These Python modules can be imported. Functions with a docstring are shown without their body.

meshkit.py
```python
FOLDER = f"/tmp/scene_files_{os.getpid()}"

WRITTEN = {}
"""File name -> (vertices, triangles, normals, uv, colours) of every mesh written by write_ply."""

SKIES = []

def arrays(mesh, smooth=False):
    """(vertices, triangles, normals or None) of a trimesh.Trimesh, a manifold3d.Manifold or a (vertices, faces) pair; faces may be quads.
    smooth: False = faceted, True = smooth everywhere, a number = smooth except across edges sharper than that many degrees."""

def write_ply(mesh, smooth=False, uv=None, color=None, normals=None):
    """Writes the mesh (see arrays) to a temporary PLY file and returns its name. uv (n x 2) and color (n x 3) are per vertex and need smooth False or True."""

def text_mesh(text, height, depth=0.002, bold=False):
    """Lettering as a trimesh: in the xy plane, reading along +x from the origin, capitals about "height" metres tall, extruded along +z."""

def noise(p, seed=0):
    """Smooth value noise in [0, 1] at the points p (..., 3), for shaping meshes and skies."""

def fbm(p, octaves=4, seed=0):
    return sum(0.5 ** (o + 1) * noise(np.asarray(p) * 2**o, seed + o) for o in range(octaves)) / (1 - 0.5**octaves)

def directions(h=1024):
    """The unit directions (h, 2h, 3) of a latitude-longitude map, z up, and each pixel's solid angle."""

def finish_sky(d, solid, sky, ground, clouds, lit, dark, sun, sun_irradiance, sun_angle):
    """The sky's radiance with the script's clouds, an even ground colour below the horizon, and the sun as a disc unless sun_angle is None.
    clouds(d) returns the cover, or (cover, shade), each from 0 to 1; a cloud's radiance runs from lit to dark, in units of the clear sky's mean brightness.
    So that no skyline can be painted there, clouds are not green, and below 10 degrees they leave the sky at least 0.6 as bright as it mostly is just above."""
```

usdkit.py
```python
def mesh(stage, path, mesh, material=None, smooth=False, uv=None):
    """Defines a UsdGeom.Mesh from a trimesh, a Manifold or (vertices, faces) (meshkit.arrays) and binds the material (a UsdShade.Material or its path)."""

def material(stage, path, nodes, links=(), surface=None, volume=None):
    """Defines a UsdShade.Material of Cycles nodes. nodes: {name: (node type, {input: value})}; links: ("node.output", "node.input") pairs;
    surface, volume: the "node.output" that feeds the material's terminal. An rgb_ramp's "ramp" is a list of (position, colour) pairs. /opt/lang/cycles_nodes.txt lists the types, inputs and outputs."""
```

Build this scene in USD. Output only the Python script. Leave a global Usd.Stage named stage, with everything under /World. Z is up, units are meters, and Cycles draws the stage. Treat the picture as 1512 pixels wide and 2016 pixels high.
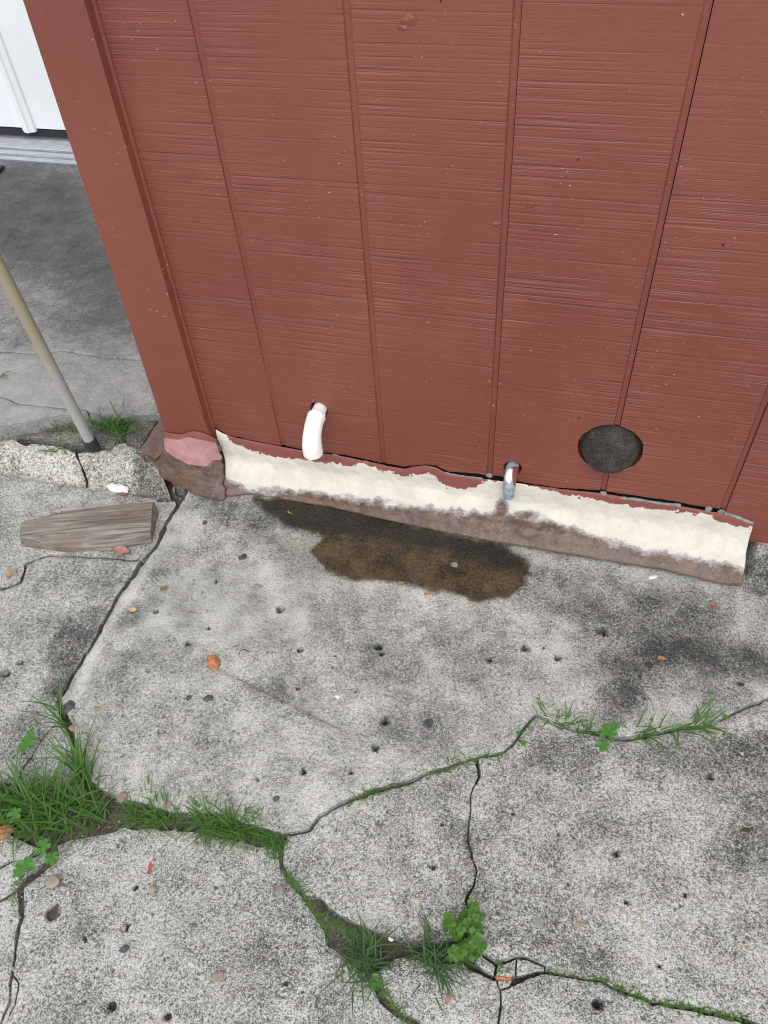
import math, random
import numpy as np, trimesh, shapely, usdkit, meshkit
import manifold3d as mfd
from scipy.spatial import Delaunay, cKDTree
from scipy.spatial.transform import Rotation
from shapely.geometry import Polygon, LineString, Point, MultiPoint
from shapely.ops import unary_union
from pxr import Usd, UsdGeom, UsdLux, UsdShade, Gf, Sdf, Vt

random.seed(7); rng = np.random.default_rng(7)
stage = Usd.Stage.CreateInMemory()
UsdGeom.SetStageUpAxis(stage, 'Z'); UsdGeom.SetStageMetersPerUnit(stage, 1.0)
UsdGeom.Xform.Define(stage, '/World'); UsdGeom.Scope.Define(stage, '/World/Looks')

# ---------------------------------------------------------------- camera, sky, sun, exposure
PW, PH, FPX = 1512.0, 2016.0, 1535.797          # the photograph's size and focal length in pixels
ROT = Rotation.from_rotvec([2.3954145, 0.2919337, -0.1920282]).as_matrix()   # world -> right, down, forward
EYE = np.array([0.53693, -1.01437, 1.13874])
cam = UsdGeom.Camera.Define(stage, '/World/camera')
mt = np.eye(4); mt[0, :3] = ROT[0]; mt[1, :3] = -ROT[1]; mt[2, :3] = -ROT[2]; mt[3, :3] = EYE
cam.AddTransformOp().Set(Gf.Matrix4d(*mt.ravel().tolist()))
cam.CreateHorizontalApertureAttr(24.0); cam.CreateVerticalApertureAttr(32.0)
cam.CreateFocalLengthAttr(24.0 * FPX / PW); cam.CreateClippingRangeAttr(Gf.Vec2f(0.02, 500))
cam.CreateExposureAttr(0.64)
SUN_EL, SUN_AZ = math.radians(52), math.radians(165)     # azimuth from +y towards +x
sun = UsdLux.DistantLight.Define(stage, '/World/sun')
sun.CreateIntensityAttr(0.34); sun.CreateAngleAttr(40.0); sun.CreateNormalizeAttr(True); sun.CreateColorAttr(Gf.Vec3f(1.0, .96, .90))
sd = np.array([math.cos(SUN_EL) * math.sin(SUN_AZ), math.cos(SUN_EL) * math.cos(SUN_AZ), math.sin(SUN_EL)])
zx = np.cross([0, 0, 1.0], sd); zx /= np.linalg.norm(zx); zy = np.cross(sd, zx)
ms = np.eye(4); ms[0, :3] = zx; ms[1, :3] = zy; ms[2, :3] = sd
sun.AddTransformOp().Set(Gf.Matrix4d(*ms.ravel().tolist()))
dome = UsdLux.DomeLight.Define(stage, '/World/sky')
dome.CreateIntensityAttr(1.0)
SKY_STRENGTH, CLOUD = 0.15, (5.2, 5.35, 5.6)

# ---------------------------------------------------------------- helpers
class G:
    """collects Cycles nodes and links"""
    def __init__(s): s.n, s.l, s.k = {}, [], 0
    def __call__(s, kind, out=None, **kw):
        name = f'n{s.k}'; s.k += 1
        vals = {}
        for a, b in kw.items():
            if isinstance(b, str) and '.' in b and b.split('.')[0] in s.n: s.l.append((b, f'{name}.{a}'))
            else: vals[a] = b
        s.n[name] = (kind, vals)
        return f'{name}.{out}' if out else name
    def pos(s): return s('geometry', 'position')
    def noise(s, v, scale, detail=2.0, rough=.5, dist=0.0): return s('noise_texture', 'fac', vector=v, scale=scale, detail=detail, roughness=rough, distortion=dist)
    def math(s, t, a, b=0.0, c=0.0, clamp=False): return s('math', 'value', math_type=t, value1=a, value2=b, value3=c, use_clamp=clamp)
    def mr(s, v, a, b, c=0.0, d=1.0, smooth=False): return s('map_range', 'result', value=v, from_min=a, from_max=b, to_min=c, to_max=d, clamp=True, range_type='smoothstep' if smooth else 'linear')
    def mix(s, f, a, b, t='mix'): return s('mix', 'color', fac=f, color1=a, color2=b, mix_type=t)
    def scale(s, v, sc): return s('mapping', 'vector', vector=v, scale=sc)
    def ramp(s, f, stops): return s('rgb_ramp', 'color', fac=f, ramp=stops)
    def bump(s, h, dist, strength=1.0): return s('bump', 'normal', height=h, distance=dist, strength=strength)
    def attr(s, name): return s('attribute', 'color', attribute=name)
    def sep(s, c): k = s('separate_color', color=c); return f'{k}.r', f'{k}.g', f'{k}.b'
    def make(s, name, **kw):
        p = s('principled_bsdf', 'BSDF', **kw)
        return usdkit.material(stage, '/World/Looks/' + name, s.n, s.l, surface=p)

USED = {}
def numbered(parent, name):
    k = USED.get((parent, name), 0); USED[(parent, name)] = k + 1
    return f'{parent}/{name}' if k == 0 else f'{parent}/{name}_{k:03d}'
def tag(p, label=None, cat=None, group=None, kind=None):
    p = p.GetPrim() if hasattr(p, 'GetPrim') else p
    for k, v in (('label', label), ('category', cat), ('group', group), ('kind', kind)):
        if v: p.SetCustomDataByKey(k, v)
    return p
def thing(name, label, cat, group=None, kind=None):
    x = UsdGeom.Xform.Define(stage, numbered('/World', name))
    tag(x, label, cat, group, kind); return str(x.GetPath())
def obj(name, mesh, mat, parent='/World', smooth=False, color=None, label=None, cat=None, group=None, kind=None):
    path = numbered(parent, name)
    m = usdkit.mesh(stage, path, mesh, mat, smooth)
    if color is not None:
        pv = UsdGeom.PrimvarsAPI(m).CreatePrimvar('stain', Sdf.ValueTypeNames.Color3fArray, 'vertex')
        pv.Set(Vt.Vec3fArray.FromNumpy(np.asarray(color, np.float32)))
    tag(m, label, cat, group, kind)
    return path

def ray(x, y): return ROT.T @ np.array([(x - PW / 2) / FPX, (y - PH / 2) / FPX, 1.0])
def U(x, y, z=0.0):
    """the point of the level z that is seen at a place of the photograph"""
    d = ray(x, y); return EYE + d * ((z - EYE[2]) / d[2])
def UW(x, y, wy=0.0):
    d = ray(x, y); return EYE + d * ((wy - EYE[1]) / d[1])
def PX(p):
    c = (np.asarray(p, float) - EYE) @ ROT.T
    return np.stack([FPX * c[..., 0] / c[..., 2] + PW / 2, FPX * c[..., 1] / c[..., 2] + PH / 2], -1)
def rpx(x, y, r): return np.linalg.norm(U(x + r, y) - U(x, y))
def fb(p, scale, octaves=4, seed=0):
    p = np.asarray(p, float)
    if p.shape[-1] == 2: p = np.concatenate([p, np.zeros(p.shape[:-1] + (1,))], -1)
    return meshkit.fbm(p * scale + 37.3, octaves, seed)
def smooth(a, b, x): t = np.clip((x - a) / (b - a), 0, 1); return t * t * (3 - 2 * t)
def gxy(pts, z=0.0): return [tuple(U(x, y, z)[:2]) for x, y in pts]
def box(x0, x1, y0, y1, z0, z1): return trimesh.creation.box(bounds=[[x0, y0, z0], [x1, y1, z1]])
def tube(path, radii, n=20, cap0=True, cap1=True):
    path = np.asarray(path, float); radii = np.broadcast_to(radii, (len(path),)).astype(float)
    t = np.gradient(path, axis=0); t /= np.linalg.norm(t, axis=1, keepdims=True)
    up = np.array([0.31, .2, .9]); u = np.cross(t[0], up); u /= np.linalg.norm(u)
    V, F = [], []
    for i in range(len(path)):
        u = u - t[i] * (u @ t[i]); u /= np.linalg.norm(u); w = np.cross(t[i], u)
        a = np.linspace(0, 2 * np.pi, n, endpoint=False)
        V.append(path[i] + radii[i] * (np.cos(a)[:, None] * u + np.sin(a)[:, None] * w))
    V = np.vstack(V)
    for i in range(len(path) - 1):
        for j in range(n):
            a, b, c, d = i * n + j, i * n + (j + 1) % n, (i + 1) * n + (j + 1) % n, (i + 1) * n + j
            F += [[a, b, c], [a, c, d]]
    k = len(V)
    if cap0: V = np.vstack([V, path[0]]); F += [[len(V) - 1, (j + 1) % n, j] for j in range(n)]
    if cap1: V = np.vstack([V, path[-1]]); o = (len(path) - 1) * n; F += [[len(V) - 1, o + j, o + (j + 1) % n] for j in range(n)]
    return trimesh.Trimesh(V, F, process=False)
def bez(pts, n=24):
    """smooth curve through points"""
    from scipy.interpolate import PchipInterpolator
    pts = np.asarray(pts, float); s = np.r_[0, np.cumsum(np.linalg.norm(np.diff(pts, axis=0), axis=1))]
    return PchipInterpolator(s, pts)(np.linspace(0, s[-1], n))
def grid_faces(nr, nc, flip=False):
    i, j = np.meshgrid(np.arange(nr - 1), np.arange(nc - 1), indexing='ij'); a = (i * nc + j).ravel()
    q = np.stack([a, a + 1, a + nc + 1, a + nc], 1)
    if flip: q = q[:, ::-1]
    return np.vstack([q[:, [0, 1, 2]], q[:, [0, 2, 3]]])
def rock(center, size, seed, flat=.6, sub=2, rz=0.0, rough=.35):
    """an uneven stone"""
    s = trimesh.creation.icosphere(subdivisions=sub); v = s.vertices
    k = 1 + rough * (fb(v, 1.3, 3, seed) - .5) * 2
    v = v * k[:, None] * np.asarray(size) * [1, 1, flat]
    c, sn = math.cos(rz), math.sin(rz)
    v = v @ np.array([[c, sn, 0], [-sn, c, 0], [0, 0, 1]])
    return trimesh.Trimesh(v + center, s.faces, process=False)

# ---------------------------------------------------------------- the sky's material
g = G()
st = g('sky_texture', 'color', sky_type='single_scattering', sun_disc=False, sun_elevation=SUN_EL, sun_rotation=SUN_AZ, altitude=100.0)
tc = g('texture_coordinate', 'generated')
cl = g.noise(tc, 2.2, 5.0, .55)
cov = g.mr(cl, .25, .62, .72, 1.0)
ccol = g.mix(g.mr(g.noise(tc, 5.0, 4.0), .3, .7), tuple(.82 * c for c in CLOUD), tuple(1.12 * c for c in CLOUD))
bg = g('background_shader', 'background', color=g.mix(cov, st, ccol), strength=SKY_STRENGTH)
skym = usdkit.material(stage, '/World/Looks/sky_clouds', g.n, g.l, surface=bg)
UsdShade.MaterialBindingAPI.Apply(dome.GetPrim()).Bind(skym)
tag(dome, 'bright overcast sky above the yard', 'sky', kind='structure')

# ---------------------------------------------------------------- materials
def concrete(name, stops, grimek=.42, fine=1.0, patch=1.0, rough=.9, bumpk=1.0, fs=520., tint=True):
    g = G(); p = g.pos()
    a = g.noise(p, fs, 2., .7); b = g.noise(p, fs * .38, 3., .6); c = g.noise(p, 17., 6., .68); d = g.noise(p, 4.6, 4., .6)
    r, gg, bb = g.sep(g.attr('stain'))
    ab = g.math('add', g.math('multiply', g.math('subtract', a, .5), 2.0 * fine), g.math('multiply', g.math('subtract', b, .5), .95 * fine))
    ab = g.math('multiply', ab, g.mr(bb, 0., 1., 1., .38))
    cd = g.math('add', g.math('multiply', g.math('subtract', c, .5), .95 * patch), g.math('multiply', g.math('subtract', d, .5), .50 * patch))
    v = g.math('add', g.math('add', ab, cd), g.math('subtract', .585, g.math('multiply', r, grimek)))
    v = g.math('add', g.math('multiply', g.math('subtract', v, .55), 1.28), .565)
    v = g.math('add', v, g.math('multiply', bb, .08))
    col = g.ramp(v, stops)
    if tint:
        # exposed aggregate: separate small stones, dark, tan and pale
        vn = g('voronoi_texture', vector=p, scale=120., randomness=1.0, feature='f1'); vs = f'{vn}.distance'
        cr, cg, cb = g.sep(f'{vn}.color')
        keep = g.math('multiply', g.mr(g.math('add', cr, g.math('multiply', bb, -.3)), .80, .81), g.mr(g.math('add', vs, g.math('multiply', g.math('subtract', a, .5), .35)), .34, .27))
        stone = g.ramp(cg, [(0, (.07, .07, .07)), (.42, (.13, .13, .125)), (.6, (.26, .20, .145)), (.75, (.33, .25, .19)), (1, (.56, .55, .52))])
        col = g.mix(g.math('multiply', keep, .75), col, stone)
        dk = g.math('multiply', g.mr(g.noise(p, 210., 2., .5), .66, .70), g.mr(g.noise(p, 11., 3., .5), .42, .58))
        col = g.mix(g.math('multiply', dk, .7), col, (.06, .06, .058))
        e = g.noise(p, 75., 2., .5); e2 = g.noise(p, 6., 3., .5)
        col = g.mix(g.mr(e, .66, .72, 0, .5), col, (.30, .215, .14))
        col = g.mix(g.mr(e2, .52, .75, 0, .25), col, g.mix(1.0, col, (1.0, .93, .84), 'multiply'))
    wetn = g.mr(g.math('add', g.math('multiply', b, .45), g.math('multiply', c, .55)), .40, .66)
    wet = g.mix(g.math('multiply', r, .9), g.mix(wetn, (.010, .0085, .003), (.135, .070, .012)), g.mix(g.mr(a, .46, .74), (.007, .007, .006), (.09, .086, .074)))
    wm = g.mr(g.math('add', gg, g.math('add', g.math('multiply', g.math('subtract', a, .5), .5), g.math('multiply', g.math('subtract', c, .5), .5))), .12, .80, smooth=True)
    # the wet stain keeps a little of the concrete beneath it
    col = g.mix(g.math('multiply', wm, .93), col, wet)
    ro = g.mr(wm, 0, 1, rough, .72)
    h = g.math('add', g.math('multiply', a, .5), g.math('multiply', b, .8))
    nb = g.bump(h, .0060 * bumpk, .85)
    return g.make(name, base_color=col, roughness=ro, normal=nb, specular_ior_level=.22)
STOPS = [(0, (.040, .041, .039)), (.2, (.092, .094, .090)), (.4, (.195, .197, .186)), (.56, (.325, .326, .306)), (.74, (.46, .46, .435)), (1, (.62, .615, .585))]
M = {}
M['concrete'] = concrete('weathered_concrete', STOPS)
M['kerb'] = concrete('lichened_concrete', [(0, (.06, .06, .05)), (.3, (.20, .197, .172)), (.55, (.37, .365, .325)), (.8, (.52, .51, .46)), (1, (.64, .63, .58))], fs=260., bumpk=1.5, patch=.9)
M['porch'] = concrete('smooth_porch_concrete', [(0, (.045, .045, .046)), (.4, (.118, .118, .122)), (.62, (.235, .232, .23)), (1, (.40, .395, .385))], fine=.28, patch=.55, bumpk=.3, fs=220., tint=False)
M['gapconc'] = concrete('rough_gap_concrete', [(0, (.05, .05, .045)), (.4, (.17, .165, .15)), (.7, (.33, .32, .30)), (1, (.5, .49, .46))], bumpk=1.5)

def paint_red(name, ridges=True, base=((.165, .043, .0285), (.206, .057, .038))):
    g = G(); p = g.pos(); rnd = g('object_info', 'random')
    off = g('combine_xyz', 'vector', x=g.math('multiply', rnd, 31.), y=0.0, z=g.math('multiply', rnd, 77.))
    sc = g('vector_math', 'vector', math_type='multiply_add', vector1=p, vector2=(2.6, 2.6, 200.) if ridges else (60., 60., 9.), vector3=off)
    n1 = g.noise(sc, 1.0, 3.0, .55, 0.)
    sc2 = g('vector_math', 'vector', math_type='multiply_add', vector1=p, vector2=(7., 7., 400.) if ridges else (25., 25., 4.), vector3=off)
    n2 = g.noise(sc2, 1.0, 2.0, .5, .1)
    amp = g.mr(g.noise(p, 5.5, 3., .5), .36, .64, .12, 1.0)
    line = g.mr(n1, .30, .48)
    orange = g.noise(p, 330., 2., .5)
    lump = g.noise(p, 28., 3., .5)
    if ridges: amp = g.math('multiply', amp, g.mr(f"{g('separate_xyz', vector=p)}.y", .0004, .0016, 1., 0.))   # grooves are routed smooth
    h = g.math('multiply', g.math('add', g.math('multiply', line, 1.0), g.math('multiply', n2, .5)), amp) if ridges else g.math('multiply', n1, .5)
    h = g.math('add', h, g.math('add', g.math('multiply', orange, .16), g.math('multiply', lump, .8 if ridges else 1.3)))
    nb = g.bump(h, .0030 if ridges else .0022, .60)
    big = g.noise(p, 3.2, 4., .55)
    col = g.mix(g.mr(big, .32, .68), *base)
    if ridges:
        # lighter ridge streaks, painted as wear and as highlights, and a few bare flecks
        col = g.mix(g.mr(g.math('multiply', n2, g.mr(amp, .1, 1., .75, 1.)), .54, .66, 0, .32), col, (.42, .17, .125))
    fl = g.noise(g.scale(p, (1, 1, 1.6)), 175., 2., .55); fl2 = g.noise(p, 9., 2., .5)
    fm = g.math('multiply', g.mr(fl, .70, .725), g.mr(fl2, .47, .60) if ridges else g.mr(fl2, .55, .66))
    col = g.mix(g.math('multiply', fm, .85), col, (.62, .50, .42))
    return g.make(name, base_color=col, roughness=g.mr(big, .3, .7, .40, .52), normal=nb, specular_ior_level=.5)
M['siding'] = paint_red('red_paint_on_siding')
M['trim'] = paint_red('red_paint_on_trim', False)

def simple(name, col, rough=.6, var=.15, scale=60., bumpd=.0, bscale=200., **kw):
    g = G(); p = g.pos(); n = g.noise(p, scale, 4., .55)
    c = np.array(col)
    cc = g.mix(g.mr(n, .3, .7), tuple(c * (1 - var)), tuple(np.minimum(c * (1 + var), .95)))
    if bumpd: kw['normal'] = g.bump(g.noise(p, bscale, 3., .6), bumpd, .8)
    return g.make(name, base_color=cc, roughness=rough, **kw)
M['white'] = simple('white_door_paint', (.78, .82, .85), .4, .02, 8.)
M['pvc'] = simple('white_plastic_pipe', (.82, .81, .77), .36, .03, 40., .0004, 90.)
M['pvc_old'] = simple('yellowed_pipe_stub', (.74, .74, .70), .4, .06, 60.)
M['rubber'] = simple('black_rubber', (.018, .019, .021), .55, .2, 150.)
M['black'] = simple('dark_cavity', (.02, .018, .016), .95, .2)
M['aluminium'] = None
g = G(); p = g.pos(); n = g.noise(g.scale(p, (4, 60, 60)), 6., 4., .6)
M['aluminium'] = g.make('worn_aluminium', base_color=g.mix(g.mr(n, .3, .7), (.36, .38, .41), (.62, .65, .69)), metallic=.75, roughness=.42)
M['chip'] = simple('white_plaster_chip', (.72, .72, .70), .7, .12, 120., .001)
M['dkstone'] = simple('dark_stone', (.060, .062, .064), .75, .5, 160., .001)
M['grstone'] = simple('grey_stone', (.20, .20, .195), .75, .3, 160., .001)
M['tanstone'] = simple('tan_stone', (.29, .235, .17), .75, .25, 140., .001)
M['pinkstone'] = simple('pinkish_stone', (.25, .185, .16), .75, .25, 140., .001)
M['moss'] = simple('olive_moss', (.045, .045, .016), .9, .5, 260., .002, 400.)
M['brick'] = simple('orange_brick_fragment', (.40, .145, .065), .7, .4, 130., .002)
M['paleblock'] = simple('pale_mortar', (.45, .41, .34), .9, .3, 160., .002)
M['orleaf'] = simple('orange_dry_leaf', (.40, .18, .075), .6, .3, 150.)
M['yleaf'] = simple('yellow_dry_leaf', (.56, .38, .17), .6, .3, 150.)
M['rleaf'] = simple('red_petal', (.33, .055, .055), .6, .3, 150.)
M['pkleaf'] = simple('pinkish_leaf', (.34, .17, .14), .6, .3, 150.)
M['brleaf'] = simple('brown_leaf', (.20, .105, .06), .7, .3, 150.)
M['yellow'] = simple('yellow_flower', (.70, .60, .14), .6, .1)
M['twig'] = simple('dark_twig', (.06, .05, .04), .8, .3)
M['putty'] = simple('grey_sealant', (.20, .215, .20), .7, .4, 120., .001)
M['steel'] = None
g = G(); p = g.pos(); r_, gg_, b_ = g.sep(g.attr('stain')); n = g.noise(p, 420., 3., .6); n2 = g.noise(p, 120., 3., .6)
base = g.mix(g.mr(n2, .3, .7), (.16, .20, .24), (.34, .39, .43))
redm = g.mr(g.math('add', r_, g.math('multiply', g.math('subtract', n, .5), .5)), .47, .53)
whm = g.mr(g.math('add', gg_, g.math('multiply', g.math('subtract', n, .5), .5)), .47, .53)
col = g.mix(redm, base, (.19, .055, .045)); col = g.mix(whm, col, (.72, .71, .66))
M['steel'] = g.make('grey_metal_pipe', base_color=col, roughness=.45, metallic=0.0, normal=g.bump(n2, .0006, .5))
# flashing: cream paint over brown membrane, red paint at the lip
g = G(); p = g.pos(); r_, gg_, b_ = g.sep(g.attr('stain'))
n = g.noise(p, 300., 4., .65); nl = g.noise(g.scale(p, (40, 120, 120)), 3., 4., .65); nb_ = g.noise(p, 22., 4., .6); n5 = g.noise(p, 90., 4., .6)
brown = g.ramp(g.math('add', g.math('multiply', nb_, .6), g.math('multiply', n5, .4)), [(.25, (.045, .027, .023)), (.45, (.088, .050, .040)), (.58, (.12, .068, .046)), (.75, (.17, .080, .036))])
brown = g.mix(g.mr(nl, .60, .72, 0, .5), brown, (.36, .33, .32))
cream = g.mix(g.mr(nb_, .3, .7), (.52, .49, .42), (.62, .585, .52))
cream = g.mix(g.math('multiply', g.mr(n, .64, .70, 0, .75), g.mr(n5, .45, .6)), cream, (.24, .19, .15))
edge = g.math('add', g.math('add', r_, g.math('multiply', g.math('subtract', n, .5), .16)), g.math('multiply', g.math('subtract', nl, .5), .30))
cm = g.mr(edge, .47, .60, smooth=True)
col = g.mix(cm, brown, cream)
# thin worn grey-blue paint along the edge of the cream
col = g.mix(g.math('multiply', g.mr(edge, .40, .50), g.mr(edge, .66, .52, 0, .5)), col, (.42, .42, .45))
rm = g.mr(g.math('add', gg_, g.math('multiply', g.math('subtract', n, .5), .20)), .48, .52)
col = g.mix(rm, col, (.20, .058, .047))
pm = g.mr(g.math('add', b_, g.math('multiply', g.math('subtract', n, .5), .14)), .48, .52)
col = g.mix(pm, col, g.mix(g.mr(n5, .3, .7), (.30, .150, .150), (.40, .215, .21)))
anyp = g.math('maximum', g.math('maximum', cm, rm), pm)
M['flash'] = g.make('painted_membrane', base_color=col, roughness=g.mr(anyp, 0, 1, .42, .62), normal=g.bump(g.math('add', g.math('multiply', nb_, 1.2), g.math('add', g.math('multiply', anyp, .35), g.math('multiply', n5, .5))), .0035, .8))
# vent plug
g = G(); p = g.pos(); a = g.noise(p, 520., 3., .7); b = g.noise(p, 40., 3., .6)
v = g.math('add', g.math('multiply', a, .75), g.math('multiply', b, .35))
M['plug'] = g.make('dark_grainy_plug', base_color=g.ramp(v, [(.35, (.010, .009, .008)), (.52, (.024, .022, .019)), (.62, (.060, .053, .041)), (.75, (.15, .13, .10))]), roughness=.95, normal=g.bump(a, .003, .9))
# pole
g = G(); p = g.pos(); z = f"{g('separate_xyz', vector=p)}.z"
col = g.mix(g.mr(g.math('add', z, g.math('multiply', g.math('subtract', g.noise(p, 14., 4., .6), .5), .25)), .14, .34, smooth=True), (.33, .33, .32), (.29, .25, .175))
sp = g.noise(p, 160., 3., .6); col = g.mix(g.mr(sp, .62, .72, 0, .45), col, (.15, .13, .10))
M['pole'] = g.make('beige_pole_paint', base_color=col, roughness=.45)
# soil
g = G(); p = g.pos(); a = g.noise(p, 260., 4., .7); b = g.noise(p, 45., 4., .6)
M['soil'] = g.make('dark_soil', base_color=g.ramp(g.math('add', g.math('multiply', a, .6), g.math('multiply', b, .4)), [(.3, (.022, .018, .013)), (.5, (.075, .061, .045)), (.62, (.16, .14, .11)), (.75, (.30, .28, .24))]), roughness=.95, normal=g.bump(a, .004, .9))
# leaves
def leafmat(name, dark, light, rnd=True, trans=.35):
    g = G(); p = g.pos(); r = g('geometry', 'random_per_island'); n = g.noise(p, 30., 2., .5)
    f = g.math('power', g.math('add', g.math('multiply', r, .75), g.math('multiply', n, .25)), 1.5)
    col = g.mix(f, dark, light)
    dry = g.mr(r, .90, .92); col = g.mix(dry, col, (.42, .36, .20)) if rnd else col
    pr = g('principled_bsdf', 'BSDF', base_color=col, roughness=.45, specular_ior_level=.4)
    tr = g('translucent_bsdf', 'BSDF', color=col)
    mx = g('mix_closure', 'closure', fac=trans, closure1=pr, closure2=tr)
    return usdkit.material(stage, '/World/Looks/' + name, g.n, g.l, surface=mx)
M['grass'] = leafmat('grass_blades', (.065, .155, .028), (.38, .58, .15))
M['grassd'] = leafmat('grass_blades_bluish', (.065, .125, .045), (.28, .38, .17))
M['clover'] = leafmat('clover_leaves', (.075, .19, .028), (.30, .48, .08), False)
M['weed'] = leafmat('weed_leaves', (.075, .22, .035), (.13, .31, .055), False)
# wood: grain along the block
wdir = U(295, 1020, .02) - U(40, 1042, .02); wang = math.atan2(wdir[1], wdir[0])
g = G(); p = g.pos(); q = g('vector_rotate', 'vector', rotate_type='z_axis', vector=p, angle=-wang)
wv = g.scale(q, (9., 150., 150.)); n1 = g.noise(wv, 1., 4., .65, .6); n2 = g.noise(g.scale(q, (3., 30., 30.)), 1.6, 3., .6, 1.2); n3 = g.noise(p, 14., 3., .5)
col = g.ramp(g.math('add', g.math('multiply', n1, .7), g.math('multiply', n2, .3)), [(.30, (.030, .024, .018)), (.43, (.115, .097, .080)), (.55, (.215, .190, .163)), (.70, (.36, .335, .30))])
col = g.mix(g.mr(n3, .45, .7, 0, .5), col, (.16, .105, .060))
M['wood'] = g.make('weathered_wood', base_color=col, roughness=.85, normal=g.bump(n1, .003, .9))

# ---------------------------------------------------------------- soil under everything
def plain_sheet(x0, x1, y0, y1, z, n=60, amp=.004):
    xs = np.linspace(x0, x1, n); ys = np.linspace(y0, y1, n); X, Y = np.meshgrid(xs, ys)
    P = np.stack([X.ravel(), Y.ravel()], 1); Z = z + amp * (fb(P, 25, 4, 3) - .5) * 2
    return np.column_stack([P, Z]), grid_faces(n, n)
v, f = plain_sheet(-60, 60, -60, 60, -.06, 30, 0)
obj('ground', (v, f), M['gapconc'], label='pale paved yard stretching away around the broken slabs', cat='ground', kind='structure')
v, f = plain_sheet(-1.4, 1.5, -1.3, .42, -.022, 300, .008)
obj('soil', (v, f), M['soil'], smooth=True, color=np.zeros((len(v), 3)), label='dark soil showing in the open cracks between slabs', cat='soil', kind='structure')

# ---------------------------------------------------------------- the pavement: cracks first
def rough_line(pts, widths, seed, step=.006, amp=.0035):
    """a crack: px polyline -> union of discs of varying width"""
    w = np.array(gxy(pts)); s = np.r_[0, np.cumsum(np.linalg.norm(np.diff(w, axis=0), axis=1))]
    n = max(3, int(s[-1] / step)); t = np.linspace(0, s[-1], n)
    L = np.stack([np.interp(t, s, w[:, k]) for k in (0, 1)], 1)
    L += amp * 2 * (np.stack([fb(L, 60, 4, seed), fb(L, 60, 4, seed + 9)], 1) - .5) + .8 * amp * (np.stack([fb(L, 260, 2, seed + 3), fb(L, 260, 2, seed + 5)], 1) - .5)
    W = np.interp(t, np.linspace(0, s[-1], len(widths)), widths) * (.55 + .9 * fb(L, 90, 3, seed + 20))
    parts = []
    for i in range(n - 1):
        parts.append(unary_union([Point(L[i]).buffer(W[i], 4), Point(L[i + 1]).buffer(W[i + 1], 4)]).convex_hull)
    for (e, f_, wd, q) in ((L[0], L[1], W[0], pts[0]), (L[-1], L[-2], W[-1], pts[-1])):
        if q[0] < -30 or q[0] > 1545 or q[1] > 2045:
            d = (e - f_) / np.linalg.norm(e - f_); d = (w[0] - w[1] if q is pts[0] else w[-1] - w[-2]); d = d / np.linalg.norm(d)
            parts.append(LineString([e - d * .01, e + d * 9]).buffer(max(wd, .002)))
    return unary_union(parts)
def rough_poly(pts, seed, amp=.004, step=.006, z=0.0):
    ring = LineString(gxy(list(pts) + [pts[0]], z)); n = int(ring.length / step)
    P = np.array([ring.interpolate(i * step).coords[0] for i in range(n)])
    P += amp * 2 * (np.stack([fb(P, 55, 4, seed), fb(P, 55, 4, seed + 9)], 1) - .5)
    return Polygon(P).buffer(0)
mm = .001
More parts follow.
